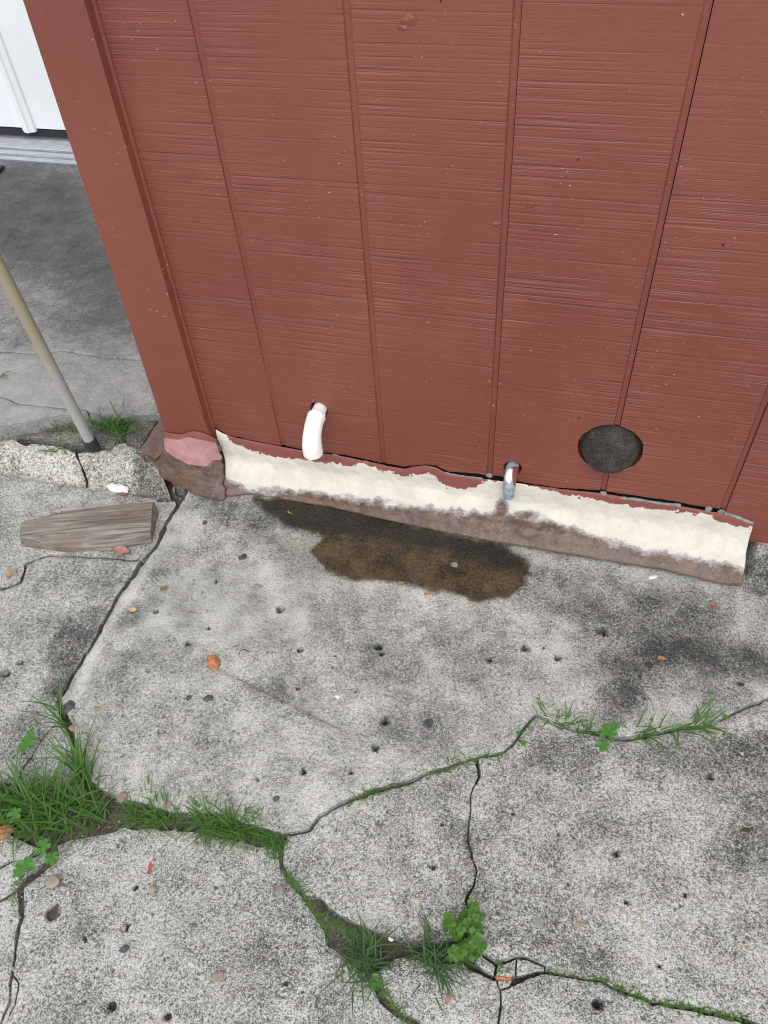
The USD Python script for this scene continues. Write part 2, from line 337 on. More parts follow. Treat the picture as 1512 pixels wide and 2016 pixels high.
CR = [
 ([(372, 955), (350, 992), (327, 1026), (305, 1075), (280, 1106), (228, 1177), (188, 1250), (150, 1312), (112, 1376), (142, 1455), (152, 1520), (178, 1550), (215, 1575)], [7*mm, 6*mm, 5*mm, 5*mm, 5*mm, 6*mm, 7*mm, 8*mm]),
 ([(205, 1590), (260, 1600), (330, 1610), (420, 1617), (500, 1640), (555, 1648)], [22*mm, 16*mm, 10*mm, 13*mm, 13*mm, 7*mm]),
 ([(553, 1642), (608, 1633), (626, 1606), (673, 1578), (760, 1547), (808, 1537), (851, 1516), (936, 1492), (977, 1484), (1012, 1464), (1032, 1430), (1053, 1406), (1103, 1428), (1183, 1444), (1229, 1454), (1304, 1438), (1390, 1429), (1446, 1401), (1512, 1376), (1700, 1300), (2300, 1120)], [1.6*mm, 3.2*mm, 1.2*mm, 2*mm, 3.4*mm, 1.5*mm, 2*mm, 4*mm, 3.2*mm, 2.8*mm, 1.8*mm, 2*mm]),
 ([(938, 1494), (942, 1513), (944, 1525), (926, 1562), (925, 1623), (921, 1648), (939, 1709), (934, 1741), (916, 1767), (936, 1804), (934, 1855), (924, 1885)], [3.5*mm, 1.2*mm, 1.1*mm, 2*mm, 1.2*mm, 2*mm, 6*mm, 8*mm]),
 ([(550, 1645), (553, 1702), (568, 1732), (603, 1768), (633, 1808), (648, 1848), (704, 1893), (729, 1913), (754, 1966), (785, 1996), (820, 2012), (900, 2120), (990, 2500)], [6*mm, 2*mm, 5*mm, 5*mm, 5*mm, 2*mm, 1.5*mm, 3*mm, 2*mm]),
 ([(916, 1890), (931, 1910), (972, 1922), (1017, 1921), (1073, 1911), (1123, 1920), (1183, 1930), (1234, 1956), (1284, 1971), (1380, 1988), (1456, 2006), (1560, 2040), (2400, 2300)], [3*mm, 1.6*mm, 2*mm, 3.5*mm, 2.5*mm, 3*mm, 3.5*mm, 3*mm]),
 ([(926, 1884), (947, 1874), (978, 1893), (1022, 1880), (1073, 1899), (1073, 1912)], [1.6*mm, 2.5*mm, 1.3*mm]),
 ([(930, 1886), (952, 1904), (972, 1921)], [1.2*mm]),
 ([(978, 1893), (974, 1921), (987, 1948), (1009, 1941), (1014, 1921)], [2.2*mm, 1.2*mm, 1.4*mm]),
 ([(1018, 1882), (1016, 1908), (1018, 1921)], [1.3*mm]),
 ([(1009, 1941), (1040, 1924), (1073, 1912)], [1.5*mm]),
 ([(987, 1947), (987, 1971), (982, 2011), (975, 2100), (960, 2500)], [1.4*mm, 1.2*mm, 2*mm]),
 ([(90, 1662), (100, 1684), (80, 1698), (30, 1742), (33, 1793), (23, 1843), (15, 1913), (5, 1974), (-30, 2060), (-300, 2500)], [9*mm, 5*mm, 2*mm, 1.5*mm, 1.3*mm, 1.3*mm, 2*mm]),
 ([(16, 1912), (26, 1928), (22, 1964), (6, 1996)], [1.1*mm]),
 ([(-60, 1720), (0, 1696), (45, 1682), (100, 1660)], [1.4*mm, 1.2*mm]),
 ([(-50, 1785), (0, 1763), (30, 1740)], [3*mm, 2*mm]),
 ([(0, 1595), (-120, 1600), (-400, 1610)], [20*mm, 22*mm]),
 ([(98, 1424), (60, 1474), (35, 1511), (25, 1550)], [.9*mm, 1.3*mm, 3*mm]),
 ([(-300, 1200), (0, 1157), (40, 1144), (50, 1109), (93, 1092), (200, 1097), (285, 1102)], [4*mm, 5*mm, 4*mm, 2.5*mm, 3*mm]),
 ([(-700, 850), (0, 926), (45, 931), (97, 943), (160, 952), (236, 959), (281, 968), (330, 978), (362, 968)], [3*mm, 3*mm, 3*mm, 3*mm, 4*mm, 11*mm]),
]
cracks = [rough_line(p, w, 11 * i + 1) for i, (p, w) in enumerate(CR)]
cracks.append(rough_poly([(-500, 1560), (-120, 1545), (0, 1533), (60, 1545), (120, 1548), (200, 1552), (222, 1572), (225, 1628), (195, 1634), (125, 1648), (78, 1668), (0, 1630), (-120, 1660), (-500, 1700)], 301))
cracks.append(rough_poly([(603, 1758), (628, 1762), (668, 1800), (744, 1836), (830, 1852), (880, 1846), (915, 1830), (936, 1845), (926, 1888), (880, 1902), (835, 1890), (790, 1882), (758, 1896), (735, 1918), (704, 1893), (648, 1848)], 302))
cracks.append(rough_poly([(345, 958), (372, 965), (362, 985), (347, 992), (338, 975)], 303, .002))
front = gxy([(-900, 838), (0, 926), (160, 952), (281, 968), (335, 978)])
outer = Polygon([(-3, -3), (3.2, -3), (3.2, .05), (-.245, .05), (-.245, -.03)] + front[::-1] + [(-3, front[0][1])]).buffer(0)
crack_u = unary_union(cracks)
pieces = [q for q in getattr(outer.difference(crack_u), 'geoms', [outer.difference(crack_u)]) if q.area > 1.2e-4]
pieces.sort(key=lambda q: -q.area)
VIEW = Polygon(gxy([(-60, 880), (700, 940), (1580, 1040), (1640, 2090), (-60, 2090)]))

def stain_mask(P, pts, feather, seed, amp=.02, scale=22, z=0.0):
    poly = Polygon(gxy(pts, z)).buffer(0); pp = shapely.points(P)
    d = shapely.distance(poly, pp); i = shapely.contains(poly, pp)
    dd = np.where(i, shapely.distance(poly.boundary, pp), -d)
    return smooth(-feather, feather, dd + amp * 2 * (fb(P, scale, 5, seed) - .5))
# grime (dark grey) patches: outline in the photograph, feather m, strength
GRIME = [
 ([(1075, 1120), (1300, 1140), (1420, 1190), (1420, 1250), (1300, 1290), (1200, 1260), (1050, 1200)], .05, .62),
 ([(1190, 1290), (1260, 1240), (1400, 1240), (1530, 1290), (1540, 1345), (1400, 1330), (1330, 1310), (1260, 1330), (1240, 1400), (1190, 1410)], .030, .85),
 ([(1240, 1340), (1300, 1320), (1480, 1330), (1520, 1360), (1400, 1395), (1330, 1330)], .03, .5),
 ([(1060, 1440), (1160, 1455), (1230, 1480), (1560, 1430), (1560, 1520), (1400, 1520), (1250, 1490), (1130, 1530), (1030, 1500)], .02, .55),
 ([(1440, 1560), (1560, 1520), (1560, 1720), (1470, 1700), (1400, 1640)], .03, .42),
 ([(430, 1305), (520, 1330), (640, 1400), (760, 1420), (900, 1380), (960, 1420), (900, 1480), (700, 1470), (520, 1400)], .03, .34),
 ([(600, 1200), (800, 1200), (1000, 1270), (1000, 1360), (840, 1380), (700, 1340)], .04, .20),
 ([(820, 1580), (1000, 1480), (1100, 1560), (1000, 1720), (900, 1700)], .04, .22),
 ([(120, 1060), (270, 1110), (190, 1230), (110, 1240)], .03, .20),
 ([(130, 1210), (215, 1180), (120, 1370), (60, 1390)], .014, .75),
 ([(0, 1400), (100, 1380), (60, 1480), (0, 1500)], .02, .35),
 ([(300, 1080), (430, 1050), (330, 1180), (240, 1230)], .02, .25),
 ([(690, 1830), (820, 1830), (900, 1790), (930, 1860), (780, 1890)], .012, .6),
 ([(980, 1840), (1150, 1850), (1200, 1900), (1000, 1890)], .02, .35),
 ([(440, 1850), (540, 1830), (520, 1900), (440, 1900)], .015, .40),
 ([(400, 975), (520, 985), (640, 1010), (640, 1060), (480, 1040), (400, 1020)], .02, .55),
 ([(1390, 1040), (1520, 1060), (1530, 1210), (1460, 1190)], .02, .30),
 ([(1470, 1130), (1530, 1120), (1530, 1180), (1480, 1170)], .008, .8),
]
WET = [
 ([(500, 985), (640, 990), (760, 1022), (880, 1050), (985, 1074), (1036, 1102), (1040, 1128), (960, 1120), (860, 1082), (740, 1066), (640, 1055), (560, 1040)], .020, 1.0, 1.0),
 ([(610, 1085), (640, 1050), (760, 1056), (880, 1076), (980, 1104), (1040, 1112), (1036, 1150), (1004, 1176), (940, 1182), (860, 1164), (790, 1148), (700, 1142), (640, 1122)], .015, 1.0, .12),
 ([(440, 1030), (640, 1040), (720, 1120), (620, 1150), (540, 1110)], .04, .36, .1),
 ([(1290, 1090), (1400, 1120), (1440, 1150), (1330, 1165), (1260, 1140)], .02, .22, 0),
 ([(290, 1840), (400, 1810), (350, 1900), (300, 1950), (255, 1940)], .02, .21, 0),
 ([(340, 1900), (500, 1900), (480, 1990), (340, 2000)], .03, .18, 0),
]
SMOOTH = [([(330, 1130), (480, 1090), (600, 1130), (640, 1210), (600, 1280), (430, 1270), (330, 1240), (250, 1230)], .03, 1.0),
          ([(318, 1050), (345, 1052), (215, 1250), (140, 1390), (116, 1378), (190, 1252), (285, 1105)], .010, 2.4),
          ([(280, 1090), (350, 1000), (420, 1030), (330, 1120)], .02, .7),
          ([(1265, 1330), (1330, 1345), (1350, 1390), (1270, 1395)], .012, .8),
          ([(1000, 1300), (1190, 1290), (1180, 1400), (1080, 1395)], .03, .5)]
def stains(P):
    r = np.zeros(len(P)); gch = np.zeros(len(P)); b = np.zeros(len(P))
    for i, (pts, f, s) in enumerate(GRIME): r = np.maximum(r, s * stain_mask(P, pts, f, 40 + i, .034))
    for i, (pts, f, s, k) in enumerate(WET):
        m = stain_mask(P, pts, f, 80 + i, .014, 40); gch = np.maximum(gch, s * m); r = np.maximum(r, k * m)
    for i, (pts, f, s) in enumerate(SMOOTH): b = np.maximum(b, s * stain_mask(P, pts, f, 120 + i, .03, 14))
    return np.stack([r, gch, b], 1)

# pits (deep), embedded stones: (x, y, radius in px, squash, kind)
PITS = [(552, 1199, 8), (307, 1204, 5), (590, 1279, 5), (586, 1354, 4), (507, 1532, 4), (370, 1268, 6), (1035, 1275, 9), (1098, 1295, 7), (964, 1299, 6),
        (758, 1420, 9), (745, 1272, 8), (752, 1286, 6), (1186, 1240, 12), (1002, 1326, 3), (1400, 1527, 7), (1214, 1678, 7), (853, 1704, 6), (1178, 1976, 11), (1234, 1774, 5),
        (95, 1790, 14), (241, 1818, 7), (213, 1975, 10), (324, 1996, 8), (261, 1740, 6), (739, 1471, 8), (598, 1519, 6), (38, 1299, 6), (8, 1322, 9), (692, 1521, 4), (1070, 1275, 3),
        (426, 1146, 4), (411, 1237, 4), (1320, 1250, 4), (660, 1290, 3), (700, 1360, 3), (655, 1312, 3), (870, 1620, 4), (1100, 1640, 4), (1010, 1600, 4), (1350, 1760, 5), (1120, 1740, 4), (420, 1740, 4), (160, 1840, 4), (560, 1930, 5), (1300, 1900, 5)]
STONES = [(478, 1097, 10, 'dkstone'), (410, 1375, 10, 'dkstone'), (842, 1424, 11, 'dkstone'), (985, 1250, 13, 'grstone'), (508, 1155, 10, 'grstone'), (241, 1864, 9, 'dkstone'), (543, 1572, 7, 'dkstone'),
          (372, 1373, 6, 'dkstone'), (1471, 1633, 9, 'moss'), (1279, 1307, 10, 'moss'), (1259, 1333, 8, 'moss'), (1457, 1348, 8, 'moss'), (1062, 1815, 14, 'grstone'), (1141, 1825, 13, 'tanstone'),
          (100, 1732, 12, 'tanstone'), (296, 1747, 7, 'tanstone'), (136, 1391, 13, 'dkstone'), (145, 1432, 10, 'tanstone'), (240, 1567, 11, 'pinkstone'), (330, 1583, 8, 'pinkstone'), (551, 1747, 9, 'pinkstone'),
          (1410, 1614, 7, 'tanstone'), (1053, 1492, 6, 'tanstone'), (1088, 1480, 5, 'tanstone'), (1093, 1862, 6, 'tanstone'), (795, 1712, 6, 'tanstone'), (868, 1690, 8, 'pinkstone'), (426, 1920, 12, 'pinkstone'),
          (372, 1280, 10, 'grstone'), (1022, 1984, 6, 'tanstone'), (240, 1822, 6, 'tanstone'), (895, 1111, 8, 'grstone'), (380, 1660, 6, 'tanstone'), (475, 1655, 6, 'pinkstone'), (190, 1395, 6, 'tanstone'), (1500, 1650, 7, 'moss'), (405, 1028, 7, 'dkstone'), (384, 988, 8, 'grstone'), (340, 1010, 13, 'pinkstone')]
pit_list = []
for x, y, r in PITS: p = U(x, y); pit_list.append((p[0], p[1], rpx(x, y, r), 1.0))
stone_xy = np.array([U(x, y)[:2] for x, y, _, _ in STONES])
# dotted impressions left of the brick fragment
for k in range(7):
    for j in range(11):
        x, y = 215 + 14 * j + random.uniform(-4, 4) + 7 * k, 1325 + 22 * k - 5 * j + random.uniform(-5, 5)
        if random.random() < .62 and y > 1310 and x < 345: p = U(x, y); pit_list.append((p[0], p[1], random.uniform(1.5, 3.0) * mm, .7))
for k in range(420):
    x, y = random.uniform(0, 1512), random.uniform(1080, 2016)
    p = U(x, y); pit_list.append((p[0], p[1], random.choice([1.2, 1.5, 1.8, 2.4]) * mm, .6))
pit_arr = np.array(pit_list)

TILT = {}
def slab_level(c):
    """height of a slab and its slope, by where its centre lies"""
    x, y = PX(np.array([[c[0], c[1], 0.0]]))[0]
    return x, y
def mesh_slab(poly, base, slope=(0, 0), spacing=.0036, coarse=.12, rim=.0036, seed=0, depth=.055, extra=None, rough=.0022, fine_area=VIEW, pits=True):
    poly = shapely.segmentize(poly.simplify(.0006), .005) if poly.area < 20 else poly
    rings = [poly.exterior] + list(poly.interiors); B, loops = [], []
    near = fine_area.buffer(.05)
    for rg in rings:
        L = rg.length; c = np.array(rg.coords)[:-1]; out = []
        for i in range(len(c)):
            a, b = c[i], c[(i + 1) % len(c)]; d = np.linalg.norm(b - a)
            fine = near.distance(Point((a + b) / 2)) < .001
            n = max(1, int(d / (.005 if fine else coarse)))
            if d > .2: n = max(n, int(d / .1))
            out += [a + (b - a) * k / n for k in range(n)]
        loops.append((len(B), len(out))); B += out
    B = np.array(B); pts = [B]
    for d, st in ((.0016, .0036), (.0042, .004)):
        q = poly.buffer(-d)
        if not q.is_empty:
            for gm in getattr(q, 'geoms', [q]):
                for rg in [gm.exterior] + list(gm.interiors):
                    c = np.array(shapely.segmentize(rg.simplify(.0004), .005).coords)[:-1]
                    if len(c): c = c[shapely.intersects_xy(near, c)]; pts.append(c)
    x0, y0, x1, y1 = poly.intersection(near).bounds if not poly.intersection(near).is_empty else poly.bounds
    inner = poly.buffer(-.0065)
    if not inner.is_empty:
        X, Y = np.meshgrid(np.arange(x0, x1, spacing), np.arange(y0, y1, spacing * .87)); X[::2] += spacing / 2
        P = np.stack([X.ravel(), Y.ravel()], 1) + rng.uniform(-.25, .25, (X.size, 2)) * spacing
        P = P[shapely.contains_xy(inner, P) & shapely.contains_xy(near, P)]
        if pits and len(P):
            t = cKDTree(pit_arr[:, :2]); d, i = t.query(P); P = P[d > pit_arr[i, 2] * 1.45]
            for px, py, r, _ in pit_arr:
                if inner.contains(Point(px, py)):
                    pts.append(np.array([[px, py]]))
                    for k, nn in ((.45, 6), (.84, 12), (1.0, 12)):
                        a = np.linspace(0, 2 * np.pi, nn, endpoint=False); rr = r * k * (1 + .22 * np.sin(2 * a + px * 900) + .1 * np.sin(3 * a + py * 700))
                        pts.append(np.stack([px + rr * np.cos(a), py + rr * np.sin(a)], 1))
        pts.append(P)
        bx = poly.bounds
        if bx[2] - bx[0] > 1.5 or bx[3] - bx[1] > 1.5:
            X, Y = np.meshgrid(np.arange(bx[0], bx[2], coarse), np.arange(bx[1], bx[3], coarse))
            P = np.stack([X.ravel(), Y.ravel()], 1); P = P[shapely.contains_xy(inner, P) & ~shapely.contains_xy(near, P)]; pts.append(P)
            X, Y = np.meshgrid(np.arange(x0 - .3, x1 + .3, .02), np.arange(y0 - .3, y1 + .3, .02))
            P = np.stack([X.ravel(), Y.ravel()], 1); P = P[shapely.contains_xy(inner, P) & ~shapely.contains_xy(near, P)]; pts.append(P)
    P = np.vstack(pts)
    T = Delaunay(P).simplices
    cen = P[T].mean(1); T = T[shapely.contains_xy(poly, cen)]
    ar = np.cross(P[T[:, 1]] - P[T[:, 0]], P[T[:, 2]] - P[T[:, 0]]); T = np.where(ar[:, None] < 0, T[:, [0, 2, 1]], T); T = T[np.abs(ar) > 1e-10]
    # heights
    dist = cKDTree(B).query(P)[0] if len(B) else np.ones(len(P))
    c = np.array(poly.centroid.coords[0]) if poly.area < 3 else np.array([.3, -.5])
    Z = base + (P - c) @ np.array(slope)
    Z += .007 * (fb(P, 5, 3, seed + 1) - .5) + rough * 2 * (fb(P, 60, 3, seed + 2) - .5) + .0011 * (fb(P, 190, 2, seed + 3) - .5)
    chip = fb(P, 45, 3, seed + 4)
    rw = rim * (.5 + 1.6 * chip)
    Z -= (.0016 + .012 * np.clip(chip - .5, 0, 1)) * np.exp(-(dist / rw) ** 1.5)
    if pits and len(pit_arr):
        t = cKDTree(pit_arr[:, :2]); dd, ii = t.query(P, k=2)
        for k in (0, 1):
            r = pit_arr[ii[:, k], 2]; pc = pit_arr[ii[:, k], :2]; an_ = np.arctan2(P[:, 1] - pc[:, 1], P[:, 0] - pc[:, 0]); q = dd[:, k] / (r * (1 + .22 * np.sin(2 * an_ + pc[:, 0] * 900) + .1 * np.sin(3 * an_ + pc[:, 1] * 700)))
            Z -= np.where(q < 1.1, pit_arr[ii[:, k], 3] * np.minimum(r, .009) * 2.2 * smooth(1.0, .80, q), 0)
    if extra is not None: Z += extra(P)
    V = np.column_stack([P, Z]); nP = len(P); F = [T]
    nB = len(B); rows = [V[:nB] - [0, 0, .0004]]
    nrm = np.zeros((nB, 2))
    for s, n in loops:
        r = B[s:s + n]; t_ = np.roll(r, -1, 0) - np.roll(r, 1, 0); t_ /= np.maximum(np.linalg.norm(t_, axis=1, keepdims=True), 1e-9); nrm[s:s + n] = np.stack([t_[:, 1], -t_[:, 0]], 1)
    for k, dz in enumerate((.007, .016, .028, depth)):
        off = (fb(np.column_stack([B, np.full(nB, dz)]), 70, 3, seed + 50 + k) - .62) * .006
        rows.append(np.column_stack([B + nrm * off[:, None] * (1 if k < 3 else 0), np.minimum(V[:nB, 2] - dz, V[:nB, 2] - .001)]))
    o = len(V); V = np.vstack([V] + rows)
    for k in range(4):
        for s, n in loops:
            a = o + k * nB + s + np.arange(n); b = o + k * nB + s + (np.arange(n) + 1) % n
            F += [np.stack([a, a + nB, b + nB], 1), np.stack([a, b + nB, b], 1)]
    return V, np.vstack(F), nP

def slab_extra(P):
    px = PX(np.column_stack([P, np.zeros(len(P))]))
    z = np.zeros(len(P))
    # broken footing beside the flashing's end
    z += .040 * smooth(.868, .884, P[:, 0]) * smooth(-.075, -.012, P[:, 1] + .02 * (fb(P, 40, 3, 77) - .5))
    # crust that thickens towards the wall at the left corner
    d = smooth(.0, .09, -.02 - P[:, 1]); z += .010 * (1 - d) * smooth(.5, .0, P[:, 0])
    # shallow step right of the brick fragment
    ln = LineString(gxy([(440, 1322), (480, 1338), (510, 1352), (570, 1378), (660, 1430)])); pp = shapely.points(P)
    dd = shapely.distance(ln, pp); a = np.array(ln.coords[0]); b = np.array(ln.coords[-1])
    side = (b[0] - a[0]) * (P[:, 1] - a[1]) - (b[1] - a[1]) * (P[:, 0] - a[0])
    z -= .0045 * np.exp(-dd / .022) * smooth(-.0006, .0006, side)
    # ridged skin along the left joint and below the flashing
    m = stain_mask(P, [(350, 1000), (430, 1020), (330, 1190), (230, 1300), (160, 1330)], .02, 150)
    z += m * .004 * (fb(np.stack([P[:, 0] * 3 + P[:, 1], P[:, 1] * .6 - P[:, 0] * .4], 1), 50, 4, 5) - .5)
    m = stain_mask(P, [(420, 1000), (700, 1050), (1000, 1110), (980, 1150), (600, 1110), (440, 1070)], .02, 151)
    z += m * .008 * (np.abs(fb(np.stack([P[:, 0] * .35, P[:, 1] + .15 * P[:, 0]], 1), 60, 4, 6) - .5))
    return z

pav = thing('pavement', 'broken grey concrete slabs of the yard with open cracks', 'pavement', kind='structure')
slab_info = []
for i, q in enumerate(pieces):
    cx, cy = q.representative_point().coords[0]; x, y = PX(np.array([cx, cy, 0.0]))
    vis = q.intersection(VIEW); 
    if not vis.is_empty: c2 = vis.centroid; x, y = PX(np.array([c2.x, c2.y, 0.0]))
    if y < 1480 and x > 250: base, sl = .000, (0, .004)          # the big slab by the wall
    elif x < 330 and y < 1110: base, sl = -.004, (0, 0)        # upper left, with the wood
    elif x < 260 and y < 1545: base, sl = -.018, (.0, .03)      # left slab
    elif q.area < .004: base, sl = -.007 + .002 * math.sin(7 * i), (.05 * math.sin(i * 3), .05 * math.cos(i * 5))
    elif x < 600: base, sl = -.008, (0, -.006)
    elif x < 940: base, sl = -.006, (.004, .004)
    else: base, sl = -.004, (0, 0)
    isA = base == .0
    V, F, nP = mesh_slab(q, base, sl, seed=20 * i, extra=slab_extra if isA else None)
    S = stains(V[:, :2])
    if isA: S[:, 2] = np.maximum(S[:, 2], .42)      # the big slab kept more of its trowelled skin
    S[nP:, 0] = np.maximum(S[nP:, 0], .35)      # soil clings to the broken sides
    dd, ii = cKDTree(pit_arr[:len(PITS), :2]).query(V[:nP, :2]); S[:nP, 0] = np.maximum(S[:nP, 0], np.where(dd < pit_arr[ii, 2] * .82, .9, 0))   # floors of the larger pits darkened, for shade as well as dirt
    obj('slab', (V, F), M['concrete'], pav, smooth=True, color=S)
    slab_info.append((q, base, sl, f'{pav}/slab' if i == 0 else f'{pav}/slab_{i:03d}'))
print('slabs', [(n[3].split('/')[-1], round(n[0].area, 4), n[1]) for n in slab_info])
for k, ((x, y, r, m), xy) in enumerate(zip(STONES, stone_xy)):
    for q, base, sl, path in slab_info:
        if q.contains(Point(xy)):
            R = rpx(x, y, r); nm = 'moss_spot' if m == 'moss' else 'embedded_stone'
            e = slab_extra(np.array([xy]))[0] if base == 0 else 0
            z = base + (.007 * (fb(np.array([xy]), 5, 3, 20 * slab_info.index((q, base, sl, path)) + 1)[0] - .5)) + e
            obj(nm, rock([xy[0], xy[1], z - R * .20], [R, R * random.uniform(.7, 1.0), R], k, .34, 2, random.uniform(0, 3), .5), M[m], path, smooth=True)
            break

# ---------------------------------------------------------------- broken kerb, gap and porch floor at the left
zk = .030
def kerb_extra(P):
    # the face falls away towards the yard
    f = np.array(gxy([(-300, 893), (0, 924), (160, 950), (240, 957), (330, 972)], 0.0)); ln = LineString(f); d = shapely.distance(ln, shapely.points(P))
    return -.040 * (1 - smooth(.004, .042, d + .010 * (fb(P, 40, 4, 9) - .5)))
K1 = [(-400, 830), (-60, 876), (0, 879), (29, 874), (52, 883), (90, 881), (135, 892), (150, 900), (160, 931), (158, 946), (97, 942), (45, 930), (0, 925), (-400, 880)]
K2 = [(156, 900), (180, 897), (216, 894), (236, 881), (259, 877), (276, 880), (290, 897), (304, 917), (326, 950), (330, 968), (281, 963), (236, 954), (191, 951), (164, 947), (166, 931)]
for i, pts in enumerate((K1, K2)):
    q = rough_poly(pts, 400 + i, .004, .005, .018)
    V, F, nP = mesh_slab(q, zk, seed=500 + i, extra=kerb_extra, rough=.0045, rim=.006, pits=False, depth=.07)
    mo = stain_mask(V[:, :2], [(270, 890), (330, 930), (335, 975), (250, 965)], .015, 160 + i, .015, 40, .018)
    S = np.stack([mo * .55, mo * .33, np.zeros(len(V))], 1)
    obj('kerb_stone', (V, F), M['kerb'], pav, smooth=True, color=S)
# concrete left in the gap behind the kerb
for i, (pts, z) in enumerate([([(-400, 815), (-60, 862), (0, 868), (60, 862), (120, 868), (180, 880), (215, 882), (245, 862), (252, 838), (150, 842), (60, 852), (0, 854), (-400, 800)], .022),
                              ([(256, 834), (290, 822), (312, 818), (300, 840), (283, 868), (279, 876), (247, 872), (250, 850)], .040)]):
    q = rough_poly(pts, 420 + i, .004, .006, z)
    V, F, nP = mesh_slab(q, z, seed=540 + i, rough=.003, pits=False, depth=.07)
    S = np.stack([.25 + .4 * fb(V[:, :2], 12, 3, 5), 0 * V[:, 0], 0 * V[:, 0]], 1)
    obj('slab', (V, F), M['gapconc'], pav, smooth=True, color=S)
zp = .055
pf = [(-1700, 700), (-400, 790), (-60, 833), (0, 838), (60, 828), (110, 817), (180, 812), (240, 815), (316, 815)]
edge = gxy(pf, zp)
pporch = Polygon(edge + [(-.236, edge[-1][1]), (-.236, 1.30), (edge[0][0], 1.30)]).buffer(0)
edgel = rough_poly([(-1700, 700), (-400, 790), (-60, 833), (0, 838), (60, 828), (110, 817), (180, 812), (240, 815), (316, 815), (330, 860), (-60, 900), (-1700, 800)], 431, .004, .006, zp)
pporch = pporch.difference(edgel)
pl = lambda pts, w, s: None
def rline_z(pts, w, seed, z):
    ww = np.array(gxy(pts, z)); L = LineString(ww); n = int(L.length / .008); P = np.array([L.interpolate(i * .008).coords[0] for i in range(n)])
    P += .004 * (np.stack([fb(P, 50, 4, seed), fb(P, 50, 4, seed + 1)], 1) - .5) * 2
    return LineString(P).buffer(w)
pporch = pporch.difference(rline_z([(-300, 688), (0, 692), (60, 697), (120, 690), (200, 703), (330, 712)], .0011, 441, zp)).difference(rline_z([(-60, 772), (0, 780), (40, 795), (130, 804), (170, 808), (186, 822)], .0016, 445, zp))
pfl = thing('porch_floor', 'smooth grey concrete floor of the recessed porch before the white door', 'porch floor', kind='structure')
PV = Polygon(gxy([(-150, 840), (-150, 300), (200, 300), (340, 840)], zp))
for i, q in enumerate(sorted(getattr(pporch, 'geoms', [pporch]), key=lambda a: -a.area)):
    if q.area < 1e-4: continue
    V, F, nP = mesh_slab(q, zp, seed=600 + i, rough=.0008, pits=False, spacing=.011, fine_area=PV, depth=.08)
    P = V[:, :2]
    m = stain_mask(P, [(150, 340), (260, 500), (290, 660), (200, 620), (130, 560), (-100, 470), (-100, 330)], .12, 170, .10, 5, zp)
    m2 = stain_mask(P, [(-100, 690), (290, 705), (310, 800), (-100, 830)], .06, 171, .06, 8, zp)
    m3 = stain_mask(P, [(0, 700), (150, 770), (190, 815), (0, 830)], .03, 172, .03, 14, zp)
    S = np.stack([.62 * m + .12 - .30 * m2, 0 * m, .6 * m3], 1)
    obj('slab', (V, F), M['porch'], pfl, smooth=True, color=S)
# soil in the gap
v, f = plain_sheet(-1.5, -.24, -.25, .25, .006, 120, .008)

# ---------------------------------------------------------------- the shed's wall
P8 = .2032
wall = thing('shed_wall', 'red painted wood-grain siding wall of the shed with grooves and trim', 'wall')
ZB, ZT = .040, 2.35
def board(x0, x1):
    prof = [(x0 + .0005, 0), (x1 - .0105, 0), (x1 - .0075, .0024), (x1 - .0005, .0028), (x1 - .0005, .015), (x0 + .0005, .015)]
    cs = mfd.CrossSection([prof]); return mfd.Manifold.extrude(cs, ZT - ZB).translate([0, 0, ZB])
def cyl(c, r, l=.1, n=40): return mfd.Manifold.cylinder(l, r, r, n, True).rotate([90, 0, 0]).translate(c)
def ragged_cyl(c, r, seed, n=48, amp=.06, l=.1):
    a = np.linspace(0, 2 * np.pi, n, endpoint=False); rr = r * (1 + amp * 2 * (fb(np.stack([np.cos(a), np.sin(a)], 1), 4, 3, seed) - .5))
    return mfd.Manifold.extrude(mfd.CrossSection([np.stack([rr * np.cos(a), rr * np.sin(a)], 1)]), l).translate([0, 0, -l / 2]).rotate([90, 0, 0]).translate(c)
PVC = np.array([.0847, 0, .2143]); CU = np.array([.4423, 0, .1366]); VENT = np.array([.6019, 0, .2137])
_gx = np.array([(-140, 0)] ); GAP_PX = [(410, 832), (437, 849), (457, 857), (505, 867), (541, 873), (599, 884), (639, 889), (679, 894), (719, 902), (759, 911), (796, 917), (836, 912), (858, 915), (881, 926), (952, 932), (985, 936), (1032, 948), (1103, 958), (1183, 964), (1254, 974), (1320, 983), (1375, 993), (1425, 1001)]
gw = np.array([UW(x, y, -.004) for x, y in GAP_PX]); gxx = np.linspace(gw[0, 0], gw[-1, 0], 260); gz = np.interp(gxx, gw[:, 0], gw[:, 2]) - .0066 + .008 * (fb(np.stack([gxx, 0 * gxx], 1), 55, 4, 91) - .5)
GAPCUT = mfd.Manifold.extrude(mfd.CrossSection([np.vstack([[(gxx[0] - .03, 0.0), (gxx[-1] + .001, 0.0)], np.stack([gxx, gz], 1)[::-1], [(gxx[0] - .03, gz[0] + .02)]])]), .2).translate([0, 0, -.1]).rotate([90, 0, 0])
holes = mfd.Manifold.compose([ragged_cyl([PVC[0] - .002, 0, PVC[2]], .0168, 3), ragged_cyl(CU, .0165, 5, amp=.12), ragged_cyl(VENT, .0535, 8, 90, .035)])
xs = [-.146] + [P8 * k for k in range(0, 10)]
for a, b in zip(xs[:-1], xs[1:]):
    bd = board(a, b)
    if b > .05 and a < .7: bd = bd - holes
    if a < .80: bd = bd - GAPCUT
    obj('siding_board', bd, M['siding'], wall)
core = mfd.Manifold.cube([1.83 + .22, .10, ZT - ZB]).translate([-.215, .016, ZB])
core = core - mfd.Manifold.compose([cyl(VENT, .0525, .16), cyl(PVC, .015, .16), cyl(CU, .0125, .16)])
obj('wall_core', core, M['black'], wall)
